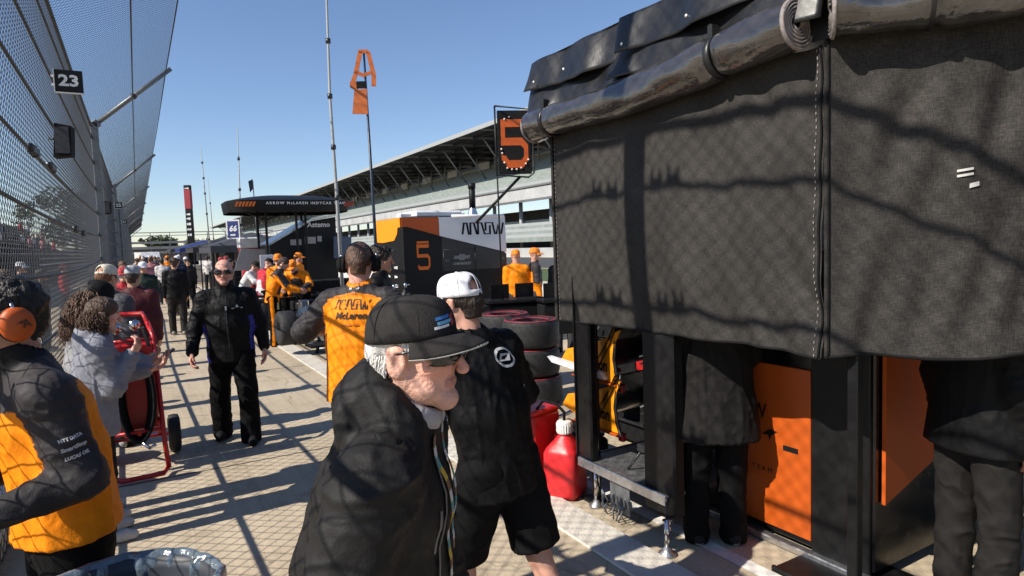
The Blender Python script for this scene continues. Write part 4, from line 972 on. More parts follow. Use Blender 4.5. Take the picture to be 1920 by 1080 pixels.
# ------------------------------------------------------------------ red hand cart and bin on the walkway
rc = empty('hand_cart', (.0,6.6,0), 0, 'red tubular hand cart with black hose and wheel', 'hand cart')
t = MB(); t.tube([(.15,-.36,.05),(.13,-.32,.30),(.10,-.12,1.30),(.06,.0,1.42)], .024, 10); t.build('upright', M_RED, rc)
t = MB(); t.tube([(-.32,-.36,.05),(-.32,-.30,.30),(-.34,-.12,1.30),(-.34,.0,1.42)], .024, 10); t.build('upright', M_RED, rc)
t = MB(); t.tube([(.14,-.36,.05),(.10,-.48,.045),(-.24,-.50,.045),(-.34,-.36,.05)], .022, 10); t.build('toe_bar', M_RED, rc)
t = MB(); t.tube([(.06,.0,1.42),(.02,.16,1.50),(-.28,.16,1.50),(-.34,.0,1.42)], .024, 10); t.build('handle', M_RED, rc)
for z, y in ((1.27,-.13),(.42,-.30)):
    t = MB(); t.tube([(-.34,y,z),(.13,y,z)], .018, 8); t.build('cross_bar', M_RED, rc)
t = MB(); t.box((-.10,-.12,.82), (.40,.10,.85), ch=.02); t.build('back_panel', M_RED, rc)
t = MB()
for k in range(5):
    t.tube([(-.02+.03*math.cos(a_)*0+(.15-.01*k)*math.cos(a_)-.06, -.30+.035*k-.03, .75+.42*math.sin(a_)) for a_ in [2*math.pi*i/28 for i in range(28)]], .02, 8, closed=True)
tag(t.build('hose_coil', M_BLACKM, rc), kind=None)
t = MB(); t.tube([(-.06,-.35,.33),(.0,-.37,.27),(.05,-.38,.30)], .018, 8); t.build('hose_fitting', M_CHROME, rc)
for x in (.24,-.42):
    t = MB(); t.lathe([(.06,-.05),(.15,-.06),(.19,-.045),(.195,0),(.19,.045),(.15,.06),(.06,.05)], 28, close=True, M=Matrix.Translation((x,.30,.20)) @ Matrix.Rotation(math.pi/2,4,'Y')); w = t.build('wheel', M_RUBBER, rc)
    t = MB(); t.lathe([(0,-.03),(.07,-.03),(.07,.03),(0,.03)], 14, M=Matrix.Translation((x,.30,.20)) @ Matrix.Rotation(math.pi/2,4,'Y')); t.build('hub', M_RED, w)
t = MB(); t.tube([(-.45,.30,.20),(.26,.30,.20)], .014, 8); t.tube([(.1,-.2,.5),(.1,.3,.22)], .016, 8); t.tube([(-.32,-.2,.5),(-.32,.3,.22)], .016, 8); t.build('axle', M_RED, rc)
t = MB(); t.lathe([(0,0),(.13,0),(.14,.02),(.14,.5),(.10,.62),(.05,.66),(.05,.72),(0,.72)], 20, M=Matrix.Translation((-.10,.08,.30))); t.build('tank', M_RED, rc)
for (x, z) in ((-.22,1.38),(-.05,1.40)):
    t = MB(); t.lathe([(0,-.02),(.055,-.02),(.055,.02),(0,.02)], 16, M=Matrix.Translation((x,.02,z)) @ Matrix.Rotation(math.pi/2,4,'X')); t.build('gauge', M_CHROME, rc)
rc.scale = (.88,1,.91); rc.location.x = -.01
# bin with clear liner
M_BIN = mat('grey_bin_plastic', (.03,.035,.045), .5, var=.2)
M_LINER = mat('bin_liner_film', (.10,.13,.16), .22, var=.5, vscale=9, bump=.9, bscale=14, spec=.9, coat=.6)
bn = empty('litter_bin', (-.115,2.165,0), 0, 'round litter bin with shiny plastic liner at the bottom left', 'bin')
t = MB(); t.lathe([(0,.01),(.20,.0),(.22,.02),(.262,.86),(.28,.875),(.28,.895),(.258,.895),(.245,.86),(.21,.06),(0,.05)], 40); t.build('barrel', M_BIN, bn)
def lin(u, v):
    a = 2*math.pi*u; q = .0035*math.sin(9*a)+.003*math.sin(17*a+1)+.002*math.sin(31*a)
    if v < .30: s_ = v/.30; return ((.285+q+.006)*math.cos(a), (.285+q+.006)*math.sin(a), .70+.20*s_+.02*math.sin(5*a)*(1-s_))
    if v < .40: s_ = (v-.3)/.1; return ((.291+q-.03*s_)*math.cos(a), (.291+q-.03*s_)*math.sin(a), .90+.014*math.sin(math.pi*s_))
    s_ = (v-.4)/.6; rr = .252-.03*s_+(q*2.2+.012*math.sin(7*a+5*s_)*s_+.006*math.sin(13*a-9*s_)*s_); return (rr*math.cos(a), rr*math.sin(a), .90-.6*s_)
t = MB(); t.grid(lin, 160, 26); t.build('liner', M_LINER, bn)
# tyre standing behind the fence at the lower left
o = dup(ty); o.location = (-1.15,3.1,.335); o.rotation_euler = (0,math.pi/2,.3); tag(o, 'loose worn tyre standing behind the fence at the lower left', 'tyre'); 
if 'group' in o.keys(): del o['group']
# ------------------------------------------------------------------ figures: smooth distance-field bodies and clothes
class Field:
    def __init__(s, lo, hi, h):
        s.lo = np.array(lo, float); s.h = h
        n = np.ceil((np.array(hi)-s.lo)/h).astype(int)+1
        s.ax = [s.lo[i]+h*np.arange(n[i]) for i in range(3)]
        s.d = np.full(n, .12, np.float32); s.lab = np.zeros(n, np.int8)
    def win(s, lo, hi):
        a = np.maximum(np.floor((lo-s.lo)/s.h).astype(int), 0); b = np.minimum(np.ceil((hi-s.lo)/s.h).astype(int)+1, s.d.shape)
        return a, b
    def pts(s, a, b):
        return np.stack(np.meshgrid(*(s.ax[i][a[i]:b[i]] for i in range(3)), indexing='ij'), -1).astype(np.float32)
    def put(s, lo, hi, fn, k, lab, sub=False):
        m = .05+k; a, b = s.win(lo-m, hi+m)
        if np.any(b <= a): return
        P = s.pts(a, b); v = fn(P); sl = tuple(slice(a[i], b[i]) for i in range(3)); d = s.d[sl]
        if sub:
            v = -v; h = np.clip(.5-.5*(v-d)/-k if False else .5+.5*(v-d)/k, 0, 1); s.d[sl] = d*(1-h)+v*h+k*h*(1-h); return
        if lab is not None:
            L_ = s.lab[sl]; L_[v < d] = lab
        h = np.clip(.5+.5*(d-v)/k, 0, 1); s.d[sl] = d*(1-h)+v*h-k*h*(1-h)
    def cone(s, a, b, ra, rb, k=.03, lab=0, sq=None, sub=False):
        a = np.array(a, np.float32); b = np.array(b, np.float32); ab = b-a; L2 = float(ab@ab)+1e-9
        R_ = max(ra, rb)*(sq[1] if sq is not None else 1)
        def fn(P):
            q = P-a
            if sq is not None:
                axv = np.array(sq[0], np.float32); q = q-axv*((q@axv)*(1-1/sq[1]))[..., None]
            ab2 = ab
            if sq is not None: ab2 = ab-axv*(float(ab@axv)*(1-1/sq[1]))
            l2 = float(ab2@ab2)+1e-9
            t = np.clip((q@ab2)/l2, 0, 1); return np.linalg.norm(q-t[..., None]*ab2, axis=-1)-(ra+(rb-ra)*t)
        s.put(np.minimum(a, b)-R_, np.maximum(a, b)+R_, fn, k, lab, sub)
    def ell(s, c, r, M=None, k=.02, lab=0, sub=False):
        c = np.array(c, np.float32); r = np.array(r, np.float32); R_ = float(r.max())
        def fn(P):
            q = P-c
            if M is not None: q = q@np.array(M, np.float32)
            k0 = np.linalg.norm(q/r, axis=-1); k1 = np.linalg.norm(q/(r*r), axis=-1)+1e-6; return k0*(k0-1)/k1
        s.put(c-R_, c+R_, fn, k, lab, sub)
    def plane(s, p, n):
        """keep the side where (x-p).n > 0"""
        n = np.array(n, np.float32); p = np.array(p, np.float32)
        P = s.pts(np.zeros(3, int), np.array(s.d.shape)); s.d = np.maximum(s.d, -((P-p)@n))
    def nets(s):
        d = s.d; d[[0,-1]] = np.maximum(d[[0,-1]], .01); d[:, [0,-1]] = np.maximum(d[:, [0,-1]], .01); d[:, :, [0,-1]] = np.maximum(d[:, :, [0,-1]], .01)
        S = d < 0
        cnt = np.zeros(np.array(d.shape)-1, np.uint8)
        for o in np.ndindex(2,2,2): cnt += S[o[0]:d.shape[0]-1+o[0], o[1]:d.shape[1]-1+o[1], o[2]:d.shape[2]-1+o[2]]
        act = (cnt > 0) & (cnt < 8); ai = np.argwhere(act); n = len(ai)
        idx = np.full(act.shape, -1, np.int64); idx[act] = np.arange(n)
        acc = np.zeros((n,3)); num = np.zeros(n)
        for axn in range(3):
            for o1 in (0,1):
                for o2 in (0,1):
                    o = np.zeros(3, int); oth = [i for i in range(3) if i != axn]; o[oth[0]] = o1; o[oth[1]] = o2
                    p0 = ai+o; p1 = p0.copy(); p1[:, axn] += 1
                    d0 = d[tuple(p0.T)]; d1 = d[tuple(p1.T)]; m = (d0 < 0) != (d1 < 0)
                    t = d0[m]/(d0[m]-d1[m]); q = p0[m].astype(float); q[:, axn] += t; acc[m] += q; num[m] += 1
        V = acc/num[:, None]; V = s.lo+V*s.h
        F = []
        for axn in range(3):
            sl0 = [slice(1,-1)]*3; sl1 = [slice(1,-1)]*3; sl0[axn] = slice(0,-1); sl1[axn] = slice(1,None)
            A = S[tuple(sl0)]; Bq = S[tuple(sl1)]; e = np.argwhere(A != Bq); 
            if not len(e): continue
            ins = A[tuple(e.T)]; oth = [i for i in range(3) if i != axn]; e = e.copy()
            e[:, oth[0]] += 1; e[:, oth[1]] += 1
            u = np.zeros(3, int); u[(axn+1) % 3] = 1; v = np.zeros(3, int); v[(axn+2) % 3] = 1
            c = [idx[tuple((e-u-v).T)], idx[tuple((e-v).T)], idx[tuple(e.T)], idx[tuple((e-u).T)]]
            q = np.stack(c, 1); q[~ins] = q[~ins][:, ::-1]; F.append(q)
        F = np.concatenate(F); F = F[(F >= 0).all(1)]
        lab = s.lab[tuple(np.minimum(np.round((V-s.lo)/s.h).astype(int), np.array(d.shape)-1).T)]
        return V, F, lab
def vnormals(V, F):
    N = np.zeros_like(V); fn = np.cross(V[F[:,2]]-V[F[:,0]], V[F[:,3]]-V[F[:,1]])
    for i in range(4): np.add.at(N, F[:, i], fn)
    return N/(np.linalg.norm(N, axis=1, keepdims=True)+1e-12)
def relax(V, F, it=2, f=.5):
    for _ in range(it):
        A = np.zeros_like(V); n = np.zeros(len(V))
        for i in range(4):
            np.add.at(A, F[:, i], V[F[:, (i+1) % 4]]+V[F[:, (i+3) % 4]]); np.add.at(n, F[:, i], 2)
        V = V*(1-f)+f*A/n[:, None]
    return V
def vnoise(P, seed=0):
    i = np.floor(P).astype(np.int64); f = P-i; f = f*f*(3-2*f); out = 0
    for o in np.ndindex(2,2,2):
        q = i+np.array(o); h = (q[:,0]*73856093) ^ (q[:,1]*19349663) ^ (q[:,2]*83492791) ^ (seed*2654435)
        h = (h*1103515245+12345) & 0x7fffffff; h = ((h >> 8) & 0xffff)/65535.
        w = np.prod(np.where(np.array(o) == 1, f, 1-f), axis=1); out = out+w*h
    return out
def folds(P, seed, sc=(9,9,7), amp=.006):
    Q = P*np.array(sc)+seed*3.1; wq = np.stack([vnoise(Q*.6, seed+5), vnoise(Q*.6, seed+6), vnoise(Q*.6, seed+7)], 1)*1.5
    a = 1-np.abs(2*vnoise(Q+wq, seed)-1); b = 1-np.abs(2*vnoise(Q*2.1+wq, seed+1)-1)
    return amp*((a**3-.35)*1.0+(b**3-.35)*.45)
def to_mesh(name, V, F, mats, col=None, midx=None, smooth=True):
    me = bpy.data.meshes.new(name); nv, nf = len(V), len(F)
    me.vertices.add(nv); me.vertices.foreach_set('co', np.asarray(V, np.float32).ravel())
    me.loops.add(nf*4); me.loops.foreach_set('vertex_index', np.asarray(F, np.int32).ravel())
    me.polygons.add(nf); me.polygons.foreach_set('loop_start', np.arange(0, nf*4, 4, dtype=np.int32))
    me.polygons.foreach_set('use_smooth', np.ones(nf, bool))
    for m in (mats if isinstance(mats, (list, tuple)) else [mats]): me.materials.append(m)
    if midx is not None: me.polygons.foreach_set('material_index', np.asarray(midx, np.int32))
    me.update(calc_edges=True)
    if col is not None:
        a = me.attributes.new('Col', 'FLOAT_COLOR', 'POINT'); c = np.ones((nv,4), np.float32); c[:, :3] = col; a.data.foreach_set('color', c.ravel())
    me.validate(); return me

M_SKIN = mat('skin', attr='Col', rough=.5, var=.10, vscale=35, bump=.12, bscale=220, sss=.08, spec=.4)
M_SKINOLD = mat('aged_skin', attr='Col', rough=.55, var=.16, vscale=55, bump=.28, bscale=120, sss=.06, spec=.35)
M_CLOTH = mat('woven_cloth', attr='Col', rough=.8, var=.14, vscale=18, bump=.25, bscale=240, spec=.12)
M_SHELL = mat('shell_fabric', attr='Col', rough=.6, var=.16, vscale=14, bump=.12, bscale=160, spec=.16)
M_HAIR = mat('hair', attr='Col', rough=.5, var=.45, vscale=160, bump=.6, bscale=140, spec=.4, stretch=(1,1,.25))

def unit(v): v = np.array(v, float); return v/np.linalg.norm(v)
def rotm(axis, deg): return np.array(Matrix.Rotation(math.radians(deg), 3, axis))

class Fig:
    def __init__(s, loc, face, label, H=1.78, bulk=1.0, lean=0, hunch=0, side=0, hyaw=0, hpitch=0, hroll=0, arms=None, legs=None, group=None, dz=0.0,
                 skin=(.50,.28,.19), res=.009, name='person', female=False):
        s.k = H/1.78; s.bulk = bulk; s.res = res; s.skin = np.array(skin); s.female = female
        s.root = empty(name, (loc[0], loc[1], dz), -math.radians(face), label, 'person', group)
        k = s.k; Rl = rotm('X', -lean) @ rotm('Y', side); Rh = rotm('X', -(lean+hunch)) @ rotm('Y', side)
        s.up = Rl @ np.array([0,0,1.]); s.up2 = Rh @ np.array([0,0,1.]); s.rt = rotm('Y', side) @ np.array([1.,0,0]); s.fw = np.cross(s.up2, s.rt)
        legs = legs or (((-.06,.03,-1),(0,-.04,-1)),((.06,.03,-1),(0,-.04,-1)))
        arms = arms or (((-.14,.0,-1),(-.02,.18,-1)),((.14,.0,-1),(.02,.18,-1)))
        pel = np.array([0,0,0.]); s.hip = []; s.knee = []; s.ank = []
        for i, sg in enumerate((-1,1)):
            h = pel+np.array([sg*.09*k,0,-.02*k]); kn = h+unit(legs[i][0])*.43*k; an = kn+unit(legs[i][1])*.415*k
            s.hip.append(h); s.knee.append(kn); s.ank.append(an)
        drop = min(a[2] for a in s.ank)-.085*k
        for L_ in (s.hip, s.knee, s.ank):
            for i in range(2): L_[i] = L_[i]-np.array([0,0,drop])
        s.pel = pel-np.array([0,0,drop])
        s.mid = s.pel+s.up*.22*k; s.chest = s.mid+s.up2*.16*k; s.nb = s.chest+s.up2*.155*k
        s.sh = []; s.el = []; s.wr = []; s.fad = []
        for i, sg in enumerate((-1,1)):
            sp = s.chest+s.up2*.095*k+s.rt*sg*.175*k*bulk**.6*(.90 if female else 1); e = sp+unit(arms[i][0])*.285*k; w = e+unit(arms[i][1])*.245*k
            s.sh.append(sp); s.el.append(e); s.wr.append(w); s.fad.append(unit(arms[i][1]))
        # head frame
        Hd = Rh @ np.eye(3); Hd = rotm('Z', -hyaw) @ rotm('X', -(lean+hunch)*.35-hpitch) @ rotm('Y', hroll)
        s.HM = Hd; s.hc = s.nb+s.up2*.095*k+Hd @ np.array([0,.018,.085])*k
    def W(s, p): return s.hc+s.HM @ (np.array(p, float)*s.k)
    def hs(s, f, p, r, kk=.012, lab=0, sub=False): f.ell(s.W(p), np.array(r)*s.k, s.HM, kk, lab, sub)
    def hcone(s, f, a, b, ra, rb, kk=.01, lab=0, sub=False): f.cone(s.W(a), s.W(b), ra*s.k, rb*s.k, kk, lab, None, sub)
    # ---- one continuous body, head and hands at finer resolution
    def body(s, hands=True, detail=True, handcurl=(.45,.45), beard=None, lips=(.40,.15,.12), fdirs=(None,None), palms=(None,None), handres=.0045, headres=.005, old=False):
        k = s.k; parts = []
        P = np.array(s.hip+s.knee+s.ank+s.sh+s.el+s.wr+[s.nb, s.pel]); lo, hi = P.min(0)-.2, P.max(0)+.2; lo[2] = -.02
        f = Field(lo, hi, .013); bq = s.bulk; ax = (s.rt, 1.4)
        f.cone(s.pel, s.mid, .095*k*bq, .095*k*bq, .04, 0, ax); f.cone(s.mid, s.chest, .095*k*bq, .10*k*bq, .04, 0, ax); f.cone(s.chest, s.nb, .09*k, .04*k, .05, 0, ax)
        for i in range(2):
            f.cone(s.nb, s.sh[i], .045*k, .05*k, .03); f.cone(s.sh[i], s.el[i], .050*k, .040*k, .03); f.cone(s.el[i], s.wr[i], .040*k, .028*k, .02)
            f.cone(s.hip[i], s.knee[i], .082*k, .056*k, .03); f.cone(s.knee[i], s.ank[i], .055*k, .036*k, .02)
            cm = s.knee[i]*.7+s.ank[i]*.3; f.cone(s.knee[i]*.9+s.ank[i]*.1+np.array([0,-.015,0]), cm+np.array([0,-.02,0]), .035*k, .038*k, .03)
            f.cone(s.ank[i]+np.array([0,-.03,-.04])*k, s.ank[i]+np.array([0,.12,-.06])*k, .032*k, .025*k, .03)
        f.cone(s.nb-s.up2*.03, s.nb+s.up2*.06*k, .055*k, .052*k, .02)
        V, F, _ = f.nets(); V = relax(V, F, 2); c = np.tile(s.skin, (len(V),1)); parts.append((V, F, c))
        # head
        hlo = s.hc-.19*k; hhi = s.hc+.19*k; hlo[2] -= .03; f = Field(hlo, hhi, headres*k)
        s.hs(f, (0,-.012,.035), (.076,.097,.086)); s.hs(f, (0,.030,-.018), (.062,.060,.082), .02)
        for sg in (-1,1):
            s.hcone(f, (sg*.052,-.005,-.05), (sg*.012,.070,-.098), .024, .022, .025); s.hs(f, (sg*.043,.058,-.020), (.020,.020,.016), .025)
        s.hs(f, (0,.076,-.100), (.020,.018,.017), .02)
        if detail:
            s.hcone(f, (-.034,.080,.024), (.034,.080,.024), .012, .012, .014)
            for sg in (-1,1): s.hs(f, (sg*.031,.100,.003), (.017,.016,.012), .012, 0, True)
            for sg in (-1,1): s.hs(f, (sg*.031,.076,.003), (.013,.013,.0125), .003, 1)
            s.hcone(f, (0,.086,.016), (0,.113,-.026), .008, .0115, .010); s.hs(f, (0,.110,-.031), (.017,.013,.009), .008)
            s.hcone(f, (-.019,.080,-.060), (.019,.080,-.060), .009, .009, .010, 2); s.hcone(f, (-.017,.083,-.0555), (.017,.083,-.0555), .0065, .0065, .004, 2); s.hcone(f, (-.015,.082,-.066), (.015,.082,-.066), .0075, .0075, .004, 2)
            for sg in (-1,1):
                s.hs(f, (sg*.078,-.012,-.006), (.010,.021,.033), .008, 3); s.hs(f, (sg*.089,-.006,-.002), (.009,.011,.019), .003, 3, True); s.hcone(f, (sg*.083,-.030,.014), (sg*.080,-.022,-.022), .006, .005, .005, 3)
        if old:
            for sg in (-1,1):
                s.hcone(f, (sg*.024,.098,-.034), (sg*.036,.076,-.070), .0035, .003, .006, None, True); s.hcone(f, (sg*.040,.070,-.082), (sg*.036,.060,-.105), .003, .0025, .006, None, True)
                s.hs(f, (sg*.046,.040,-.078), (.020,.026,.022), .02); s.hcone(f, (sg*.050,.078,-.006), (sg*.064,.052,-.016), .0025, .002, .005, None, True); s.hcone(f, (sg*.058,.030,-.030), (sg*.054,.034,-.070), .003, .0025, .006, None, True)
                s.hs(f, (sg*.079,-.014,-.010), (.0095,.023,.036), .008, 3); s.hs(f, (sg*.090,-.007,-.006), (.008,.011,.020), .004, 3, True)
            for z_ in (-.125,-.140): s.hcone(f, (-.045,.030,z_), (.045,.030,z_), .003, .003, .006, None, True)
        f.cone(s.W((0,-.018,-.05)), s.nb-s.up2*.05, .055*k*s.bulk**.5, .062*k*s.bulk**.5, .03)
        V, F, lab = f.nets(); V = relax(V, F, 1, .4); c = np.tile(s.skin, (len(V),1)); Q = (V-s.hc)@s.HM/k
        if detail:
            c[lab == 2] = lips; eye = (lab == 1); c[eye] = (.62,.60,.58)
            ir = eye & (np.abs(np.abs(Q[:,0])-.031) < .006) & (np.abs(Q[:,2]-.003) < .006); c[ir] = (.03,.02,.015)
            br = (np.abs(np.abs(Q[:,0])-.030) < .020) & (np.abs(Q[:,2]-.028) < .005) & (Q[:,1] > .06); c[br] = c[br]*.45
            red = np.exp(-((Q[:,2]+.022)/.03)**2)*(Q[:,1] > .04); c = c*(1+np.outer(red, (.10,-.06,-.08)))
        if beard is not None:
            m = (Q[:,2] < -.045) & (Q[:,1] > -.01) & (np.abs(Q[:,2]+.062) > .012)*(lab != 2) & (Q[:,2] > -.125); c[m] = c[m]*.45+np.array(beard)*.55
        parts.append((V, F, c))
        if hands:
            for i in range(2):
                if hands is not True and not hands[i]: continue
                V, F = s.hand(i, handcurl[i], fdirs[i], palms[i], handres); parts.append((V, F, np.tile(s.skin*np.array((1.02,.95,.92)), (len(V),1))))
        return s.join('body', parts, M_SKINOLD if old else M_SKIN)
    def hand(s, i, curl, fd, palm, res):
        k = s.k; y = unit(fd if fd is not None else s.fad[i]); sg = (-1,1)[i]
        pn = np.array(palm if palm is not None else (-sg*1.0,.25,0.)); pn = unit(pn-y*(pn@y)); x = np.cross(y, pn)     # pn = palm facing; x across
        xs = unit(np.array((0,1,0.))-y*y[1]) if abs(y[1]) < .95 else x
        if x@xs < 0: x = -x                                                                                     # x points to the thumb side (forward)
        w = s.wr[i]; c0 = w+y*.09*k; f = Field(c0-.135*k, c0+.135*k, res)
        A = lambda a, b, c: w+(x*a+y*b+pn*c)*k
        f.cone(A(0,-.05,0), A(0,.01,0), .029*k, .026*k, .01)
        for j, (fx, L1) in enumerate(((.030,.043),(.010,.048),(-.010,.045),(-.029,.036))):
            m = A(fx, .088-.004*abs(j-1), .002); f.cone(A(fx*.6,.012,0), m, .016*k, .0125*k, .018)
            a1 = curl*55; a2 = a1+curl*70; a3 = a2+curl*45; p = m
            for a_, L_, r0, r1 in ((a1,L1,.0100,.0092),(a2,L1*.62,.0092,.0085),(a3,L1*.48,.0085,.0070)):
                a_ = math.radians(a_); q = p+(y*math.cos(a_)+pn*math.sin(a_)+x*fx*1.2)*L_*k; f.cone(p, q, r0*k, r1*k, .004); p = q
        t0 = A(.024,.022,.008); t1 = A(.052,.050,.018+.015*curl); t2 = A(.056-.012*curl,.080,.026+.03*curl); t3 = A(.052-.022*curl,.104,.032+.045*curl)
        f.cone(t0, t1, .016*k, .0125*k, .012); f.cone(t1, t2, .0115*k, .0105*k, .005); f.cone(t2, t3, .0105*k, .008*k, .004)
        V, F, _ = f.nets(); return relax(V, F, 1, .4), F
    def join(s, name, parts, m, parent=None):
        o = 0; Vs, Fs, Cs = [], [], []
        for V, F, c in parts: Vs.append(V); Fs.append(F+o); Cs.append(c); o += len(V)
        me = to_mesh(name, np.concatenate(Vs), np.concatenate(Fs), m, np.concatenate(Cs)); ob = bpy.data.objects.new(name, me); link(ob, parent or s.root); return ob
    # ---- clothes
    def top(s, col, off=.020, hem=-.10, sleeve=1.0, collar=.0, hood=False, hoodup=0.0, cfn=None, amp=.006, seed=1, m=None, loose=.0, name='jacket', belly=0, cuff=None, fsc=(8,8,6)):
        k = s.k; bq = s.bulk; P = np.array(s.sh+s.el+s.wr+[s.nb+s.up2*.12, s.pel-s.up*.3]); lo, hi = P.min(0)-.24, P.max(0)+.24
        f = Field(lo, hi, s.res); ax = (s.rt, 1.42*(.93 if s.female else 1))
        f.cone(s.pel+s.up*(hem-.04)*k, s.mid, (.108+loose)*k*bq+off, .104*k*bq+off, .04, 0, ax); f.cone(s.mid, s.chest, .104*k*bq+off, .110*k*bq+off*.8, .05, 0, ax)
        f.cone(s.chest, s.nb-s.up2*.03*k, .100*k*bq**.5+off*.6, .05*k+off*.5, .06, 0, ax)
        if belly: f.ell(s.mid-s.up*.03+s.fw*.05*k, (.14*k*bq,.10*k+belly,.15*k), None, .06)
        if s.female: f.ell(s.chest+s.fw*.075*k, (.13*k,.06*k,.07*k), None, .05)
        f.plane(s.pel+s.up*hem*k, s.up)
        for i in range(2):
            f.cone(s.nb-s.up2*.01*k, s.sh[i], .052*k+off*.5, .056*k+off*.6, .05, 0)
        for i in range(2):
            if sleeve >= 1:
                f.cone(s.sh[i], s.el[i], .060*k+off*.7, .050*k+off*.75, .045, 1+i); f.cone(s.el[i], s.wr[i]-s.fad[i]*.01, .050*k+off*.75, (.036*k+off*.6) if cuff is None else cuff, .03, 3+i)
            else:
                f.cone(s.sh[i], s.sh[i]+(s.el[i]-s.sh[i])*sleeve, .060*k+off*.7, .056*k+off, .045, 1+i)
        if collar:
            f.cone(s.nb-s.up2*.02, s.nb+s.up2*collar*k+s.fw*.012, .068*k*bq**.4+off*.4, .066*k*bq**.4+off*.3, .025, 5); 
        if hood:
            c0 = s.nb+s.up2*.02*k
            for a in range(-4, 5):
                an = math.radians(a*27); p = c0-s.fw*(.085*math.cos(an))*k+s.rt*.088*math.sin(an)*k-s.up2*(.02*(1-math.cos(an)))*k+s.up2*(.035*math.cos(an)+hoodup)*k
                f.ell(p+s.up2*.008*k, (.040*k,.040*k,.050*k), None, .03, 5)
            f.ell(c0-s.fw*.110*k+s.up2*(hoodup-.04)*k, (.105*k,.040*k,.075*k), None, .05, 5)
        nt_ = s.W((0,-.018,-.05)); f.cone(s.nb-s.up2*.06*k, nt_+s.up2*.05, .057*k*bq**.5, .060*k*bq**.5, .012, None, None, True) if (collar or hood) else None
        V, F, lab = f.nets(); V = relax(V, F, 2, .4); N = vnormals(V, F)
        dr = folds(V, seed, (fsc[0]*1.9, fsc[1]*1.9, fsc[2]*.7), amp*.8)+folds(V, seed+40, (24,24,18), amp*.28)
        slv = folds(V, seed+3, (fsc[0]*1.0, fsc[1]*1.0, fsc[2]*2.6), amp*.95)+folds(V, seed+41, (26,26,26), amp*.25)
        V = V+N*np.where((lab >= 1) & (lab <= 4), slv, dr)[:, None]
        c = np.tile(np.array(col, float), (len(V),1))
        if cfn: cfn(s, V, N, lab, c)
        me = to_mesh(name, V, F, m or M_SHELL, c); o = bpy.data.objects.new(name, me); link(o, s.root)
        s.bvh = BVHTree.FromPolygons([tuple(p) for p in V], [tuple(q) for q in F.tolist()]); s.topo = o
        return o
    def pants(s, col, off=.022, shorts=0, cfn=None, amp=.006, seed=3, m=None, name='trousers', flare=0.0):
        k = s.k; P = np.array(s.hip+s.knee+s.ank+[s.pel]); lo, hi = P.min(0)-.22, P.max(0)+.22; f = Field(lo, hi, s.res*1.1)
        f.cone(s.pel+s.up*.06*k, s.pel-s.up*.06*k, .100*k*s.bulk**.7+off*.6, .100*k*s.bulk**.7+off*.6, .04, 0, (s.rt,1.4))
        for i in range(2):
            kn, an = s.knee[i], s.ank[i]
            if shorts:
                e = s.hip[i]+(kn-s.hip[i])*shorts; f.cone(s.hip[i], e, .088*k+off, .074*k+off*1.3, .03, 1+i); f.plane(e, s.hip[i]-e) if i == 1 else None
            else:
                f.cone(s.hip[i], kn, .085*k*s.bulk**.5+off, .060*k+off, .035, 1+i); f.cone(kn, an+np.array([0,0,-.035*k]), .060*k+off, .050*k+off+flare, .03, 1+i)
        V, F, lab = f.nets(); V = relax(V, F, 2, .4); N = vnormals(V, F); V = V+N*folds(V, seed, (9,9,8), amp)[:, None]; V[:,2] = np.maximum(V[:,2], .012)
        c = np.tile(np.array(col, float), (len(V),1))
        if cfn: cfn(s, V, N, lab, c)
        o = bpy.data.objects.new(name, to_mesh(name, V, F, m or M_CLOTH, c)); link(o, s.root); return o
    def shoes(s, col, sole=(.5,.5,.5)):
        k = s.k
        for i in range(2):
            a = s.ank[i]; d = np.array([(-.12,.12)[i],1,0.]); d = unit(d); zt = a[2]-.085*k
            f = Field(np.minimum(a-.1, a+d*.2-.1), np.maximum(a+.08, a+d*.2+.1), .008)
            hl = a-d*.045*k; hl[2] = zt+.05*k; ball = a+d*.10*k; ball[2] = zt+.042*k; toe = a+d*.165*k; toe[2] = zt+.036*k
            f.cone(hl, ball, .042*k, .046*k, .02); f.cone(ball, toe, .046*k, .036*k, .02); f.cone(hl, a+np.array([0,0,.01]), .042*k, .044*k, .02); f.plane((0,0,zt+.004), (0,0,1))
            V, F, _ = f.nets(); V = relax(V, F, 1, .4); c = np.tile(np.array(col, float), (len(V),1)); c[V[:,2] < zt+.026*k] = sole
            o = bpy.data.objects.new('shoe', to_mesh('shoe', V, F, M_CLOTH, c)); link(o, s.root)
    # ---- hair and headgear
    def hair(s, col, style='short', seed=2, thick=.006, capped=False):
        k = s.k; t = thick; f = Field(s.hc-.20*k, s.hc+.20*k, .006*k)
        s.hs(f, (0,-.014,.036), (.077+t,.098+t,.087+t), .01)
        if style in ('thick',): s.hs(f, (0,-.05,.05), (.085,.075,.075), .03)
        s.hcone(f, (0,-.07,-.01), (0,-.055,-.07), .052, .045, .02)
        s.hs(f, (0,.125,-.045), (.085,.10,.105), .006, 0, True)
        for sg in (-1,1): s.hs(f, (sg*.085,.02,-.045), (.03,.055,.055), .006, 0, True)
        f.plane(s.W((0,0,-.078)), s.HM @ np.array([0,0,1.]))
        if capped: f.plane(s.W((0,0,.045)), s.HM @ np.array([0,0,-1.]))
        V, F, lab = f.nets(); V = relax(V, F, 1, .4); N = vnormals(V, F); V = V+N*(vnoise(V*90, seed)-.4)[:, None]*.006*(2.2 if style == 'thick' else 1)+N*(vnoise(V*30, seed+3)-.4)[:, None]*.012*(1 if style == 'thick' else .15)
        c = np.tile(np.array(col, float), (len(V),1))*(.7+.6*vnoise(V*40, seed+9))[:, None]
        o = bpy.data.objects.new('hair', to_mesh('hair', V, F, M_HAIR, c)); link(o, s.root); return o
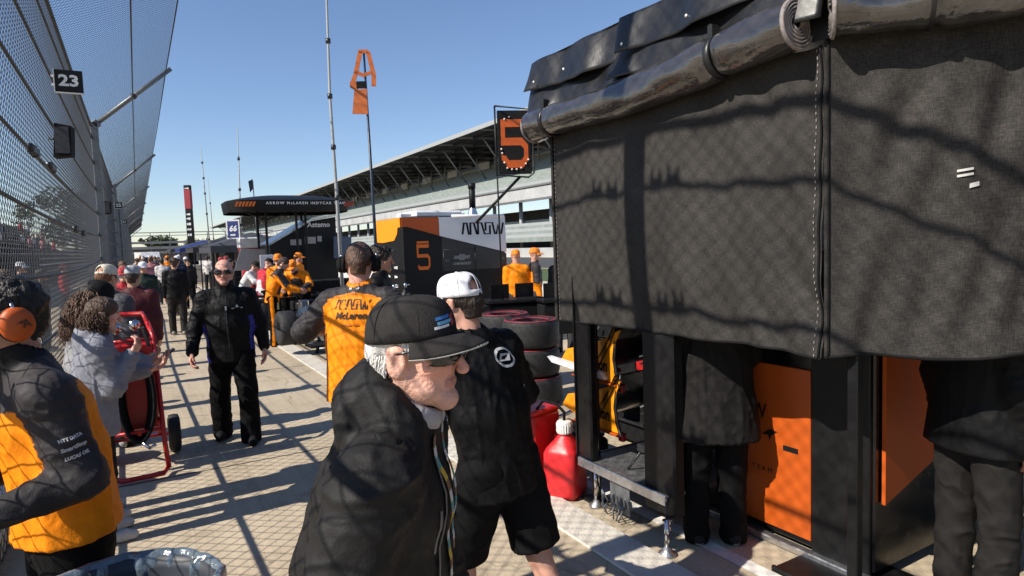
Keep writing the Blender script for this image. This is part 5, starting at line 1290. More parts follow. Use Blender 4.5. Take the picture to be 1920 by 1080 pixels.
    def locks(s, col, n=70, length=.28, seed=4, curl=.012, spread=1.0, back=True, start=.02, name='hair', rad=.0055, ang=115):
        """long curls: each lock a tapering helical tube; together one head of hair"""
        q = random.Random(seed); mbq = MB(); k = s.k
        for i in range(n):
            a = math.radians(q.uniform(-ang,ang)); r0 = .088; p = Vector((r0*math.sin(a)*.95, -.015-r0*math.cos(a)*1.05, q.uniform(start-.04, start+.06)))
            L_ = length*q.uniform(.6,1.05); ph = q.uniform(0,6.28); tw = q.uniform(11,22); out = q.uniform(.0,.05)*spread; pts = []
            for j in range(15):
                u = j/14; rr = curl*(.4+.8*u)
                loc_ = p+Vector((math.sin(a)*out*math.sin(u*2.4), -math.cos(a)*out*math.sin(u*2.4), -L_*u))+Vector((rr*math.cos(ph+tw*u), rr*math.sin(ph+tw*u), 0))
                pts.append(tuple(s.W(loc_)))
            mbq.tube(pts, [(rad*(1-.65*(j/14))+.0015)*k for j in range(15)], 4)
        me = mbq.mesh(name, M_HAIR); a = me.attributes.new('Col', 'FLOAT_COLOR', 'POINT'); nv = len(me.vertices); c = np.ones((nv,4), np.float32)
        co = np.array([v.co[:] for v in me.vertices]); c[:, :3] = np.array(col)*(.6+.9*vnoise(co*35, seed))[:, None]; a.data.foreach_set('color', c.ravel())
        o = bpy.data.objects.new(name, me); link(o, s.root); return o
    def cap(s, m, brim_m=None, yaw=0, hh=.104, hole=False, low=.030, tilt=-6, brim=.078, name='cap', droop=.028, edge=None):
        k = s.k; M = Matrix.LocRotScale(Vector(s.hc), Matrix(s.HM.tolist()).to_quaternion(), Vector((k,k,k))) @ Matrix.Rotation(math.radians(-yaw),4,'Z') @ Matrix.Rotation(math.radians(tilt),4,'X')
        rx, ry = .086, .105
        V_ = []; F_ = []; nu, nv = 48, 14
        for j in range(nv+1):
            v = j/nv; e = math.cos(v*math.pi/2)**.55; z = low+hh*math.sin(v*math.pi/2)**.92
            for i in range(nu):
                a = 2*math.pi*i/nu; puff = 1+.012*math.cos(6*a)*math.sin(math.pi*v); V_.append((rx*e*math.cos(a)*puff, -.012+ry*e*math.sin(a)*puff, z+.008*(1-v)*math.sin(a)))
        for j in range(nv):
            for i in range(nu):
                if hole:
                    am = 2*math.pi*(i+.5)/nu; da = abs((am-1.5*math.pi+math.pi) % (2*math.pi)-math.pi); hgt = (j+.5)/nv
                    if 2/nv < hgt < 2/nv+.40*math.sqrt(max(0, 1-(da/.52)**2)): continue
                F_.append((j*nu+i, j*nu+(i+1) % nu, (j+1)*nu+(i+1) % nu, (j+1)*nu+i))
        t = MB(); t.add(V_, F_, 0, True, M); dome = t.build('crown' if name != 'crown' else 'dome', m, s.root, solid=.003)
        dome.name = name
        t = MB()
        for i in range(6):
            a = math.pi/6+i*math.pi/3
            pts = [(1.012*rx*math.cos(v*math.pi/2)**.55*math.cos(a), -.012+1.012*ry*math.cos(v*math.pi/2)**.55*math.sin(a), low+hh*math.sin(v*math.pi/2)**.92+.001) for v in [j/10 for j in range(11)]]
            t.tube(pts, .0013, 4, M=M)
        t.lathe([(0,0),(.008,0),(.006,.005),(0,.006)], 8, M=M @ Matrix.Translation((0,-.012,low+hh))); t.build('seams', brim_m or m, dome)
        def bf(u, v):
            a = math.radians(18+144*u); b = (v)*brim; c = math.sin(math.pi*u)**.5
            x = rx*1.0*math.cos(a)*(1+.10*v); y = -.012+ry*math.sin(a)+b*c*1.05; return (x, y, low+.004+.008*math.sin(a)-droop*v*v*.6-.9*x*x*(1+1.5*v))
        t = MB(); t.grid(bf, 24, 8, 0, True, M); b = t.build('brim', brim_m or m, dome, solid=.004)
        if edge is not None:
            t = MB(); t.tube([bf(i/30, 1.0) for i in range(31)], .0022, 5, M=M); t.build('brim_edge', edge, dome)
        return dome, M
    def shades(s, z=.004, m=None, top=False):
        k = s.k; M = Matrix.LocRotScale(Vector(s.hc), Matrix(s.HM.tolist()).to_quaternion(), Vector((k,k,k)))
        if top: M = M @ Matrix.Translation((0,-.01,.0)) @ Matrix.Rotation(math.radians(58),4,'X')
        t = MB()
        for sg in (-1,1):
            def lf(u, v): 
                a = math.radians(8+62*u); hh = .020*(1-.35*u**2)*(1-.3*(1-u)**6); return (sg*(.006+.078*math.sin(a)), .112*math.cos(a*.75)-.006*(2*v-1)**2, z+hh*(2*v-1)-.004*u)
            t.grid(lf, 10, 6, 0, True, M)
        o = t.build('sunglasses', m or M_GLASSD, s.root, solid=.003)
        t = MB(); hp = [(.083,-.03,z),(.085,.01,z+.008),(.078,.058,z+.010),(.062,.088,z+.015),(.035,.107,z+.018),(.010,.114,z+.012)]
        t.tube([(-p[0],p[1],p[2]) for p in hp]+[(0,.117,z+.011)]+hp[::-1], .0028, 5, M=M)
        t.build('frame', M_BLACKP, o); return o
    def headset(s, cup_m, band_m=None, mic=True, rc=.046):
        k = s.k; M = Matrix.LocRotScale(Vector(s.hc), Matrix(s.HM.tolist()).to_quaternion(), Vector((k,k,k)))
        t = MB(); t.tube([(.094*math.sin(a)*1.02, -.012-.03*math.cos(a)*0, -.005+.135*math.cos(a)) for a in [math.radians(-88+176*i/20) for i in range(21)]], .010, 8, M=M, flat=.6); o = t.build('headset', band_m or M_BLACKM, s.root)
        for sg in (-1,1):
            Mc = M @ Matrix.Translation((sg*.084,-.01,-.008)) @ Matrix.Rotation(sg*math.pi/2,4,'Y') @ Matrix.Diagonal((1.15,1,1,1))
            t = MB(); t.lathe([(0,-.004),(rc*.95,-.004),(rc*1.02,.008),(rc*.95,.02)], 24, M=Mc); t.build('cushion', M_BLACKM, o)
            t = MB(); t.lathe([(rc*.92,.018),(rc*.98,.026),(rc*.90,.042),(rc*.6,.05),(0,.052)], 24, M=Mc); t.build('ear_cup', cup_m, o)
            t = MB(); t.tube([(sg*.108,-.012,.06),(sg*.112,-.012,.03)], .006, 6, M=M); t.build('yoke', M_CHROME, o)
        if mic:
            t = MB(); t.tube([(-.10,.02,-.03),(-.085,.08,-.06),(-.03,.115,-.062)], .0035, 6, M=M); t.tube([(-.035,.113,-.062),(-.015,.118,-.062)], .009, 8, M=M); t.build('microphone', M_BLACKM, o)
        return o
    def print_on(s, name, VF, p, xd, yd, m, sx, sy=None, off=.004):
        return decal(name, VF, p, xd, yd, m, s.topo, sx, sy, s.bvh, off)
    def ribbon(s, name, pts, w, m, nrm, off=.006, parent=None):
        """flat ribbon dropped onto the garment"""
        n = Vector(nrm).normalized(); out = []
        for p in pts:
            h = s.bvh.ray_cast(Vector(p)+n*.3, -n, .7); out.append((h[0] if h[0] is not None else Vector(p))+n*off)
        V_ = []; F_ = []
        for i, p in enumerate(out):
            d = (out[min(i+1,len(out)-1)]-out[max(i-1,0)]).normalized(); sdv = d.cross(n).normalized()*w/2; V_ += [tuple(p+sdv), tuple(p-sdv)]
            if i: F_.append((2*i-2,2*i-1,2*i+1,2*i))
        t = MB(); t.add(V_, F_); return t.build(name, m, parent or s.root, solid=.002)
# ------------------------------------------------------------------ the people
ORG = (.88,.25,.006); GRY = (.040,.036,.038); BLK = (.0045,.0045,.005); BLK2 = (.016,.015,.0148); SK = (.56,.31,.22); SK2 = (.50,.27,.18)
M_CAPB = mat('black_cap_cloth', (.028,.026,.0255), .9, spec=.12, var=.3, vscale=20, bump=.25, bscale=260)
M_CAPW = mat('white_cap_cloth', (.74,.74,.78), .75, var=.04, bump=.2, bscale=260)
M_CAPT = mat('tan_cap_cloth', (.60,.55,.45), .8, var=.08, bump=.2, bscale=260)
M_CAPO = mat('orange_cap_cloth', (.80,.22,.01), .7, var=.06)
M_CAPR = mat('red_cap_cloth', (.40,.03,.04), .75, var=.08)
M_INK = mat('black_print', (.05,.022,.008), .7); M_INKW = mat('pale_print_cloth', (.55,.54,.54), .7)

# --- old man in the foreground: black hooded jacket, black cap
P = Fig((.41,1.45), 122, 'elderly man in black cap and black hooded jacket crossing the foreground', H=1.80, bulk=1.14, lean=6, hunch=9, hyaw=13, hpitch=-2, skin=(.66,.37,.28), res=.0075,
        arms=(((-.25,.05,-1),(.1,.35,-1)),((.38,-.34,-1),(.0,.10,-1))), legs=(((-.05,.22,-1),(0,-.05,-1)),((.06,-.12,-1),(0,-.30,-1))))
P.body(handcurl=(.5,.5), headres=.0034, lips=(.50,.24,.19), old=True)
P.top(BLK2, off=.034, hem=-.22, collar=.03, hood=True, hoodup=.035, amp=.012, seed=11, loose=.045, name='hooded_jacket', fsc=(7,7,5.5), belly=.02)
P.pants(BLK, seed=5); P.shoes((.02,.02,.02))
P.hair((.62,.60,.57), thick=.003, seed=3, capped=True); P.locks((.62,.60,.57), n=700, length=.036, seed=31, curl=.0012, start=-.055, spread=.10, rad=.0011, ang=78, name='hair_strands')
dome, CM = P.cap(M_CAPB, yaw=0, hh=.096, low=.032, tilt=3, brim=.070, droop=.036, edge=mat('grey_piping', (.45,.44,.42), .6))
dv = [tuple(v.co) for v in dome.data.vertices]; dbv = BVHTree.FromPolygons(dv, [tuple(p.vertices) for p in dome.data.polygons])
ex, ey, ez = (Vector((P.HM @ np.array(q)).tolist()) for q in ((1,0,0),(0,1,0),(0,0,1)))
nrmv = (ey*.8+ex*.6).normalized(); exx = nrmv.cross(ez).normalized()*-1
for i, (c_, x0_, y0_, w_, h_) in enumerate((((.04,.16,.45),0,.010,.040,.007),((.15,.40,.62),.004,.0,.040,.007),((.70,.72,.75),-.004,-.010,.040,.006),((.42,.04,.05),.030,.004,.012,.022))):
    V4 = [(-w_/2+w_*a_/6, -h_/2+h_*b_+.006*(a_/6-.5), 0) for a_ in range(7) for b_ in (0,1)]; F4 = [(2*a_, 2*a_+2, 2*a_+3, 2*a_+1) for a_ in range(6)]
    decal('emblem', (V4, F4), Vector(P.W((.035,.075,.078)))+exx*x0_+ez*y0_, exx, ez, mat('emblem_%d' % i, c_, .6), dome, 1, 1, dbv, .003)
P.shades(z=.006)
# inner grey collar, shirt and lanyards
t = MB(); k_ = P.k
pts = [P.nb+P.up2*(.068+.022*math.cos(a))*k_+(P.rt*math.sin(a)*.074+P.fw*(-.066*math.cos(a)+.014))*k_ for a in [math.radians(-165+330*i/30) for i in range(31)]]
t.tube([tuple(p) for p in pts], .016*k_, 8, flat=1.6); t.build('inner_collar', mat('pale_grey_fleece', (.36,.34,.35), .9, bump=.3), P.root)
M_LAN = mat('lanyard_print', (.30,.20,.12), .6)
def lanyard(F_, x0, x1, z1, cols, w=.017):
    a = F_.nb+F_.up2*.02+F_.rt*x0+F_.fw*.06; b = F_.chest+F_.rt*x1+F_.fw*.15-F_.up2*z1; n = 14
    for j in range(n):
        p0 = a+(b-a)*j/n; p1 = a+(b-a)*(j+1)/n
        F_.ribbon('lanyard', [tuple(p0), tuple((p0+p1)/2), tuple(p1)], w, cols[j % len(cols)], tuple(F_.fw), .007)
LC = [mat('lan_white', (.6,.6,.6), .6), mat('lan_yellow', (.62,.42,.06), .6), mat('lan_teal', (.10,.30,.30), .6), mat('lan_brown', (.22,.12,.07), .6)]
lanyard(P, .055, .0, .16, [LC[3],LC[0],LC[2],LC[1]]); lanyard(P, -.05, -.02, .10, [LC[0],LC[3],LC[2]])
P.ribbon('jacket_zip', [tuple(P.nb+P.fw*.1+P.rt*.05-P.up2*(.02+.04*i)+P.rt*.004*i) for i in range(12)], .012, mat('zip_grey', (.16,.16,.17), .4, metal=.5), tuple(P.fw), .005)

M_STI = mat('seam_thread', (.035,.034,.034), .6)
def seam(F_, pts, nrm, w=.006, m=None, nm='seam'): F_.ribbon(nm, [tuple(p) for p in pts], w, m or M_STI, tuple(nrm), .0035)
R_, U_, W_ = P.rt, P.up2, P.fw
seam(P, [P.mid+R_*.05+W_*(.14-.012*i)-U_*(.0+.012*i) for i in range(9)], W_+R_*.7, .009, mat('zip_grey'), 'pocket_zip')
seam(P, [P.chest+R_*.09+W_*.13+U_*(.03-.012*i) for i in range(9)], W_+R_*.5, .008, mat('zip_grey'), 'chest_zip')
# --- man in the white cap behind him
P = Fig((1.33,2.45), -14, 'man in white cap, black jacket and black shorts seen from behind', H=1.80, bulk=1.04, lean=7, hunch=9, hyaw=-14, hpitch=4, side=-4, skin=(.54,.29,.21), res=.0085,
        arms=(((-.3,.3,-1),(.3,.8,-.3)),((.50,.10,-.85),(-.2,.75,-.5))), legs=(((-.05,.35,-1),(0,-.02,-1)),((.10,-.22,-1),(.05,-.45,-1))))
P.body(headres=.005)
P.top(BLK, off=.024, hem=-.14, collar=.05, amp=.010, seed=21, loose=.0)
P.pants((.006,.006,.0065), shorts=.92, off=.030, seed=8, name='shorts'); P.shoes((.04,.04,.045), (.5,.5,.5)); P.hair((.03,.02,.015), thick=.004, capped=True)
P.cap(M_CAPW, hole=True, low=.028, tilt=2)
o_ = P.chest-P.fw*.12+P.rt*.06+P.up2*.05
ring = lambda rx, ry, w: stroke([[(rx*math.cos(a), ry*math.sin(a)) for a in [2*math.pi*i/24 for i in range(25)]]], w)
bk = tuple(-P.rt*-1)
P.print_on('back_logo', ring(.06,.042,.012), tuple(o_), tuple(P.rt), tuple(P.up2), M_INKW, 1.0)
P.print_on('back_logo', ([(-.05,-.012,0),(.02,-.02,0),(.05,.012,0),(-.02,.02,0)], [(0,1,2,3)]), tuple(o_), tuple(P.rt), tuple(P.up2), M_INKW, 1.0)
P.print_on('small_mark', ([(-.02,-.006,0),(.02,-.006,0),(.02,.006,0),(-.02,.006,0)], [(0,1,2,3)]), tuple(P.chest-P.fw*.12+P.rt*.17-P.up2*.10), tuple(P.rt), tuple(P.up2), M_INKW, 1.0)
t = MB(); t.tube([tuple(P.W((-.082,.02,-.02))), tuple(P.W((-.05,.085,.0))), tuple(P.W((-.035,.11,.02)))], .004, 6); t.build('glasses_arm', M_INKW, P.root)

# --- bald man walking towards the camera
def bald_c(s, V, N, lab, c):
    Q = V-s.pel; x = Q@s.rt; z = Q@s.up
    m = (lab == 0) & (np.abs(x) > .140*s.bulk) & (z < .30) & ((V-s.pel)@s.fw > -.03) & ((V-s.pel)@s.fw < .085); c[m] = (.05,.05,.32)
P = Fig((.75,6.88), 191, 'bald man in sunglasses and black jacket walking towards the camera', H=1.835, bulk=1.16, hpitch=2, skin=(.60,.32,.24), res=.0085,
        arms=(((-.34,-.12,-1),(-.12,.12,-1)),((.36,.16,-1),(.10,.42,-1))), legs=(((-.10,.24,-1),(-.02,.02,-1)),((.08,-.06,-1),(.03,-.34,-1))), side=1.5)
P.body(handcurl=(.35,.45), beard=(.25,.13,.09), headres=.0042)
P.top(BLK, off=.026, hem=-.14, collar=.07, amp=.008, seed=31, cfn=bald_c, belly=.02)
P.pants(BLK, off=.030, amp=.010, seed=7, flare=.012); P.shoes((.012,.012,.013), (.02,.02,.02)); P.shades(z=.005)
P.print_on('chest_logo', ([(-.018,0,0),(.018,0,0),(0,.03,0)], [(0,1,2)]), tuple(P.chest+P.fw*.15-P.rt*.10+P.up2*.0), tuple(-P.rt), tuple(P.up2), M_INKW, 1.0)
P.print_on('chest_logo', ([(-.05,-.012,0),(.05,-.012,0),(.05,-.004,0),(-.05,-.004,0)], [(0,1,2,3)]), tuple(P.chest+P.fw*.15-P.rt*.10), tuple(-P.rt), tuple(P.up2), M_INKW, 1.0)
P.ribbon('zip', [tuple(P.chest+P.fw*.2+P.up2*(.10-.05*i)+P.rt*.0) for i in range(11)], .010, mat('zip_dark', (.05,.05,.055), .35, metal=.5), tuple(P.fw), .003)
P.ribbon('zip_pull', [tuple(P.chest+P.fw*.2+P.up2*(.02-.02*i)) for i in range(3)], .014, M_SILVER, tuple(P.fw), .008)

# --- team member with printed orange back
def shirt_c(s, V, N, lab, c):
    Q = V-s.pel; z = Q@s.up2; x = np.abs(Q@s.rt); b = (Q@s.fw) < .02
    yoke = z > .545+.55*np.maximum(0, .16-x)*.3-.25*np.maximum(0, x-.12)
    c[yoke & (lab != 5)] = GRY; c[(lab == 1) | (lab == 2)] = GRY; c[lab == 5] = ORG
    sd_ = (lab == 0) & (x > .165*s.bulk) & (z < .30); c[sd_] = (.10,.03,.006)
P = Fig((1.25,4.20), 40, 'team member in orange and grey short-sleeved shirt with printed back', H=1.925, bulk=1.15, lean=2, hyaw=-14, hpitch=6, hunch=4, skin=(.58,.31,.23), res=.0085,
        arms=(((-.80,.05,-.75),(.45,.8,-.05)),((.55,.15,-.85),(-.4,.85,-.1))))
P.body(headres=.0045, hands=True)
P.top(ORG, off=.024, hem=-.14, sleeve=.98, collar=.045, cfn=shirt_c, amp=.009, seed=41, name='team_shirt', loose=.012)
P.pants((.035,.035,.04), seed=4); P.shoes((.02,.02,.02)); P.hair((.10,.055,.035), thick=.003); P.headset(M_BLACKM, mic=True)
bx, by = tuple(P.rt), tuple(P.up2)
P.print_on('back_print', stroke(ARROW, .085), tuple(P.chest-P.fw*.12-P.rt*.115+P.up2*.05), bx, by, M_INK, .125, .062)
P.print_on('back_print', text_mesh('McLaren', .062, .002, 1, .25), tuple(P.chest-P.fw*.12+P.rt*.0+P.up2*.005), bx, by, M_INK, 1)
P.print_on('back_print', ([(0,0,0),(.035,.016,0),(.045,.008,0),(.02,-.01,0)], [(0,1,2,3)]), tuple(P.chest-P.fw*.12+P.rt*.125+P.up2*.028), bx, by, mat('red_print', (.30,.02,.01), .6), 1)
P.print_on('back_print', text_mesh('FORMULA E', .022, 0, 1.5) if False else blob(61), tuple(P.chest-P.fw*.12+P.rt*.0-P.up2*.055), bx, by, mat('faint_print', (.55,.14,.01), .6), .07, .014)
P.print_on('back_print', ([(-.02,0,0),(.02,0,0),(.012,.014,0),(-.012,.014,0)], [(0,1,2,3)]), tuple(P.chest-P.fw*.12+P.up2*.148), bx, by, mat('faint_print'), 1)
P.print_on('yoke_print', ([(-.035,-.006,0),(.035,-.004,0),(.035,.008,0),(-.035,.006,0)], [(0,1,2,3)]), tuple(P.chest-P.fw*.12+P.up2*.185), bx, by, M_INKW, 1)

# --- dark-haired worker beside the lettered cart
P = Fig((2.10,6.25), 118, 'dark-clad worker with sunglasses pushed up on his head beside the pit cart', H=1.90, bulk=1.0, hpitch=6, skin=SK2, res=.011)
P.body(headres=.006); P.top(BLK, off=.024, collar=.04, seed=51); P.pants(BLK); P.shoes(BLK); P.hair((.03,.02,.015), 'thick', thick=.010); P.shades(z=.09, top=False)

# --- two mechanics over the stripped car
def mech_c(s, V, N, lab, c):
    Q = V-s.pel; z = Q@s.up2; x = np.abs(Q@s.rt); f_ = Q@s.fw
    c[(z > .40)] = GRY; c[(lab == 1) | (lab == 2)] = GRY; c[((lab >= 1) & (lab <= 2)) & (N@s.up < -.1)] = ORG; c[lab == 5] = (.02,.02,.02)
    c[(lab == 0) & (f_ > .06) & (z > .1)] = GRY
def stripe_c(s, V, N, lab, c):
    m = (np.abs(N@s.rt) > .93) & (lab > 0); c[m] = ORG
P = Fig((2.26,13.3), 105, 'mechanic in orange and grey with head bent, left of the stripped car', H=1.80, bulk=1.05, lean=10, hunch=12, hpitch=22, skin=SK, res=.012,
        arms=(((-.1,.5,-.8),(.1,.8,-.3)),((.1,.5,-.8),(-.1,.8,-.3))))
P.body(headres=.007); P.top(ORG, hem=-.10, collar=.04, cfn=mech_c, seed=61, name='team_jacket'); P.pants(BLK, cfn=stripe_c); P.shoes(BLK); P.hair((.05,.03,.02))
t = MB(); t.box((.14,.08,.80), (.02,.10,.13), ch=.006); t.build('work_gloves', mat('pale_glove', (.5,.5,.25), .8), P.root)
P = Fig((3.10,14.5), 215, 'mechanic in orange cap leaning over the stripped car', H=1.80, bulk=1.08, lean=26, hunch=14, hpitch=14, skin=SK, res=.012,
        arms=(((-.55,.45,-.7),(.5,.7,-.4)),((.55,.45,-.7),(-.5,.7,-.4))))
P.body(headres=.007)
def mech2_c(s, V, N, lab, c):
    Q = V-s.pel; f_ = Q@s.fw; x = np.abs(Q@s.rt); z = Q@s.up2
    c[(lab == 0) & (x < .16) & (f_ > .05)] = GRY; c[(lab >= 3)] = GRY
P.top(ORG, hem=-.10, collar=.04, cfn=mech2_c, seed=71, name='team_jacket'); P.pants(BLK); P.shoes(BLK); P.hair((.05,.03,.02), thick=.003, capped=True); P.cap(M_CAPO)

# --- red jacket and white shirt farther along
P = Fig((2.50,16.0), 60, 'worker in red and white jacket and dark cap behind the mechanics', H=1.74, lean=12, hunch=10, hpitch=12, res=.014, skin=SK)
def rw_c(s, V, N, lab, c):
    c[(vnoise(V*5.5, 3) > .52)] = (.62,.58,.58)
P.body(headres=.008); P.top((.48,.03,.045), collar=.04, cfn=rw_c, seed=81); P.pants(BLK); P.shoes(BLK); P.cap(M_CAPB)
P = Fig((2.27,17.4), 120, 'worker in white shirt and black cap reaching over the grey panel', H=1.72, lean=25, hunch=8, hpitch=6, res=.014, skin=SK, arms=(((-.3,.6,-.6),(0,.9,-.3)),((.3,.6,-.6),(0,.9,-.3))))
P.body(headres=.008); P.top((.58,.59,.60), sleeve=1, seed=82, name='shirt', m=M_CLOTH); P.pants((.10,.10,.11)); P.shoes(BLK); P.cap(M_CAPB)

# --- man walking away on the left of the lane
P = Fig((.74,16.85), 2, 'man in dark jacket walking away down the walkway', H=1.80, bulk=1.12, res=.013, skin=SK2, legs=(((-.05,.16,-1),(0,-.04,-1)),((.06,-.10,-1),(0,-.2,-1))))
P.body(headres=.008); P.top((.007,.007,.008), collar=.04, seed=91); P.pants((.03,.027,.025), seed=6); P.shoes((.30,.28,.26), (.5,.5,.5)); P.hair((.07,.04,.025), 'thick', thick=.009)

# --- headphone man at the left edge, facing the fence
def hp_c(s, V, N, lab, c):
    Q = V-s.pel; z = Q@s.up2; x = Q@s.rt; f_ = Q@s.fw
    c[lab > 0] = GRY; c[(lab == 5)] = (.012,.012,.013)
    yoke = (lab == 0) & (z > .47-.2*np.maximum(0, f_)); c[yoke] = GRY
    c[(lab == 3) | (lab == 4)] = (.030,.028,.030)
P = Fig((-.275,2.73), -108, 'man in orange team jacket and orange headphones at the left edge', H=1.83, bulk=1.12, lean=3, hunch=9, hyaw=-4, hpitch=6, skin=(.42,.22,.15), res=.0075,
        arms=(((-.22,-.22,-1),(.10,.95,-.22)),((.25,-.05,-1),(-.4,.9,-.2))))
P.body(headres=.0045)
P.top(ORG, off=.022, hem=-.03, collar=.075, cfn=hp_c, amp=.010, seed=101, name='team_jacket', loose=.016, fsc=(6,6,5))
P.pants(BLK, seed=9); P.shoes((.015,.015,.015), (.4,.4,.4)); P.hair((.012,.010,.009), 'thick', thick=.014, seed=6)
hsx = P.headset(M_DORANGE, mic=False, rc=.050)
HM4 = Matrix.LocRotScale(Vector(P.hc), Matrix(P.HM.tolist()).to_quaternion(), Vector((P.k,)*3))
t = MB(); V_, F_ = text_mesh('A', .034, .001); t.add([HM4 @ Vector((-.139, -.028-p[0], -.010+p[1])) for p in V_], F_)
t.add([HM4 @ Vector((-.1385, .000-.03*p[0], -.004+.02*p[1])) for p in SWOOSH[0]], SWOOSH[1]); t.build('cup_print', M_INK, hsx)
sl = (P.sh[0]*.42+P.el[0]*.58); sx_ = unit(-P.fw)
for txt, dz_, sz, sh_ in (('NTT DATA', .034, .0135, 0), ('SmartStop', .004, .0175, .15), ('LUCAS OIL', -.026, .0145, .3)):
    P.print_on('sleeve_print', text_mesh(txt, sz, .0008, 1, sh_), tuple(sl-P.rt*.1+P.up2*dz_+sx_*.0), tuple(sx_), tuple(P.up2), M_INKW, 1)

# --- two young women with phones by the red hand cart
def phone(root, p, dirv, up, label):
    t = MB(); d = Vector(dirv).normalized(); u = Vector(up); u = (u-d*u.dot(d)).normalized(); s_ = d.cross(u)
    M = Matrix(((s_.x,d.x,u.x,p[0]),(s_.y,d.y,u.y,p[1]),(s_.z,d.z,u.z,p[2]),(0,0,0,1)))
    t.box((0,0,0), (.072,.009,.148), ch=.004, M=M); t2 = MB(); t2.box((0,-.0055,0), (.066,.002,.138), M=M)
    W = root.matrix_basis
    e = empty('phone', tuple(W.translation), root.rotation_euler.z, label, 'phone'); t.build('case', M_BLACKP, e); t2.build('screen', M_GLASSD, e)
HOOD = (.21,.215,.25)
P = Fig((-.30,5.02), 84, 'young woman with pulled-back brown hair and grey hoodie holding a phone up', H=1.63, bulk=.98, hpitch=10, hunch=8, skin=(.60,.34,.26), res=.008, female=True,
        arms=(((-.1,.30,-.95),(.15,.75,.12)),((.10,.25,-.95),(-.10,.50,.80))))
P.body(handcurl=(.5,.55), palms=((.2,-.3,1),(-.5,-.7,.1)), headres=.0042)
P.top(HOOD, off=.028, hem=-.16, collar=.02, hood=True, amp=.010, seed=111, name='hoodie', m=M_CLOTH, loose=.015); P.pants((.012,.012,.013), off=.014, name='leggings'); P.shoes((.55,.54,.52), (.6,.6,.6))
P.hair((.075,.040,.024), thick=.006, seed=12); P.locks((.09,.05,.03), n=520, length=.12, seed=5, curl=.010, start=-.04, spread=.9, rad=.0016, name='loose_curls')
hw = P.wr[1]+P.fad[1]*.11+np.array([-.02,.03,.02]); phone(P.root, hw, (.1,-.8,-.2), (0,.3,1), 'phone held up by the woman in the grey hoodie')
P = Fig((-.36,5.45), 82, 'young woman with long curly brown hair and black knit hat looking at her phone', H=1.72, bulk=.98, hpitch=14, hunch=8, skin=(.46,.25,.18), res=.009, female=True,
        arms=(((-.1,.3,-.9),(.2,.8,.0)),((.12,.35,-.9),(-.1,.9,-.02))))
P.body(headres=.005, handcurl=(.5,.6), palms=((.2,0,1),(0,-.2,1)))
P.top((.26,.26,.27), off=.026, hem=-.12, collar=.03, seed=121, m=M_CLOTH, name='sweater'); P.pants(BLK, off=.014); P.shoes((.5,.5,.5), (.6,.6,.6))
P.hair((.020,.014,.011), thick=.010, seed=13); P.locks((.12,.065,.04), n=900, length=.34, seed=8, curl=.016, rad=.0020, start=.0, spread=1.5, name='curls')
t = MB(); KM = Matrix.LocRotScale(Vector(P.hc), Matrix(P.HM.tolist()).to_quaternion(), Vector((P.k,)*3))
t.lathe([(.091,.030),(.094,.036),(.094,.058),(.090,.062),(.086,.085),(.070,.118),(.04,.138),(0,.145)], 30, M=KM @ Matrix.Translation((0,-.012,0)) @ Matrix.Diagonal((1,1.16,1,1)) @ Matrix.Rotation(math.radians(-8),4,'X')); t.build('knit_hat', M_BLACKM, P.root)
hw = P.wr[1]+P.fad[1]*.10+np.array([-.03,.02,.035]); phone(P.root, hw, (0,-.6,.8), (0,.9,.5), 'phone held low by the woman with curly hair')

# --- tan cap and maroon figures along the fence
P = Fig((-.28,7.45), 40, 'person in cream cap and grey top standing past the red hand cart', H=1.80, bulk=1.05, res=.010, skin=SK2, hpitch=4)
P.body(headres=.006); P.top((.085,.085,.095), off=.03, hood=True, collar=.02, seed=131, m=M_CLOTH, name='hoodie'); P.pants(BLK); P.shoes((.3,.3,.3)); P.hair((.16,.07,.03), thick=.008, capped=True); P.cap(M_CAPT, hole=True)
P = Fig((-.06,8.9), 15, 'person in maroon jacket and grey cap along the fence', H=1.76, bulk=1.1, res=.012, skin=SK2)
P.body(headres=.008); P.top((.075,.018,.022), off=.03, seed=141, collar=.04); P.pants((.015,.015,.016)); P.shoes((.3,.3,.3)); P.hair((.04,.025,.018), capped=True); P.cap(mat('grey_cap_cloth', (.35,.35,.36), .8))

# --- crew in orange behind the black tables
for i, (x, y, fc, H_) in enumerate(((6.05,10.2,20,1.74),(6.42,10.15,110,1.76),(6.2,8.9,200,1.75))):
    P = Fig((x,y), fc, ['crew member in orange top and cap seen from behind at the black tables','crew member in orange cap and grey sleeves turned sideways at the black tables','crew member in dark top half hidden by the curtain edge'][i], H=H_, res=.013, skin=SK, bulk=1.05, group=None)
    P.body(headres=.008); P.top(ORG if i < 2 else BLK2, collar=.04, cfn=mech_c if i == 1 else None, seed=150+i, name='team_jacket'); P.pants((.05,.048,.05)); P.shoes(BLK); P.cap(M_CAPO)

# --- two people half hidden by the curtain
P = Fig((2.98,2.72), 35, 'person in long grey top standing behind the left curtain', H=1.72, bulk=1.18, res=.0085, skin=(.30,.17,.12), lean=4, arms=(((-.35,.05,-1),(-.05,.15,-1)),((.3,.4,-.8),(-.3,.8,-.3))))
P.body(headres=.008, handcurl=(.5,.5)); P.top((.015,.0138,.0138), off=.034, hem=-.26, collar=.03, amp=.014, seed=161, loose=.035, m=M_CLOTH, name='long_top', fsc=(6,6,4)); P.pants(BLK, off=.03, amp=.012); P.shoes((.02,.02,.02)); P.hair((.02,.015,.01))
P = Fig((3.44,1.50), 110, 'person in grey-brown trousers and black top behind the right curtain', H=1.80, bulk=1.08, res=.0085, skin=SK2)
P.body(headres=.008); P.top(BLK, off=.030, hem=-.12, seed=171, loose=.03); P.pants((.020,.0185,.0175), off=.020, amp=.012, seed=14, flare=.01); P.shoes((.03,.03,.03)); P.hair((.02,.015,.01))

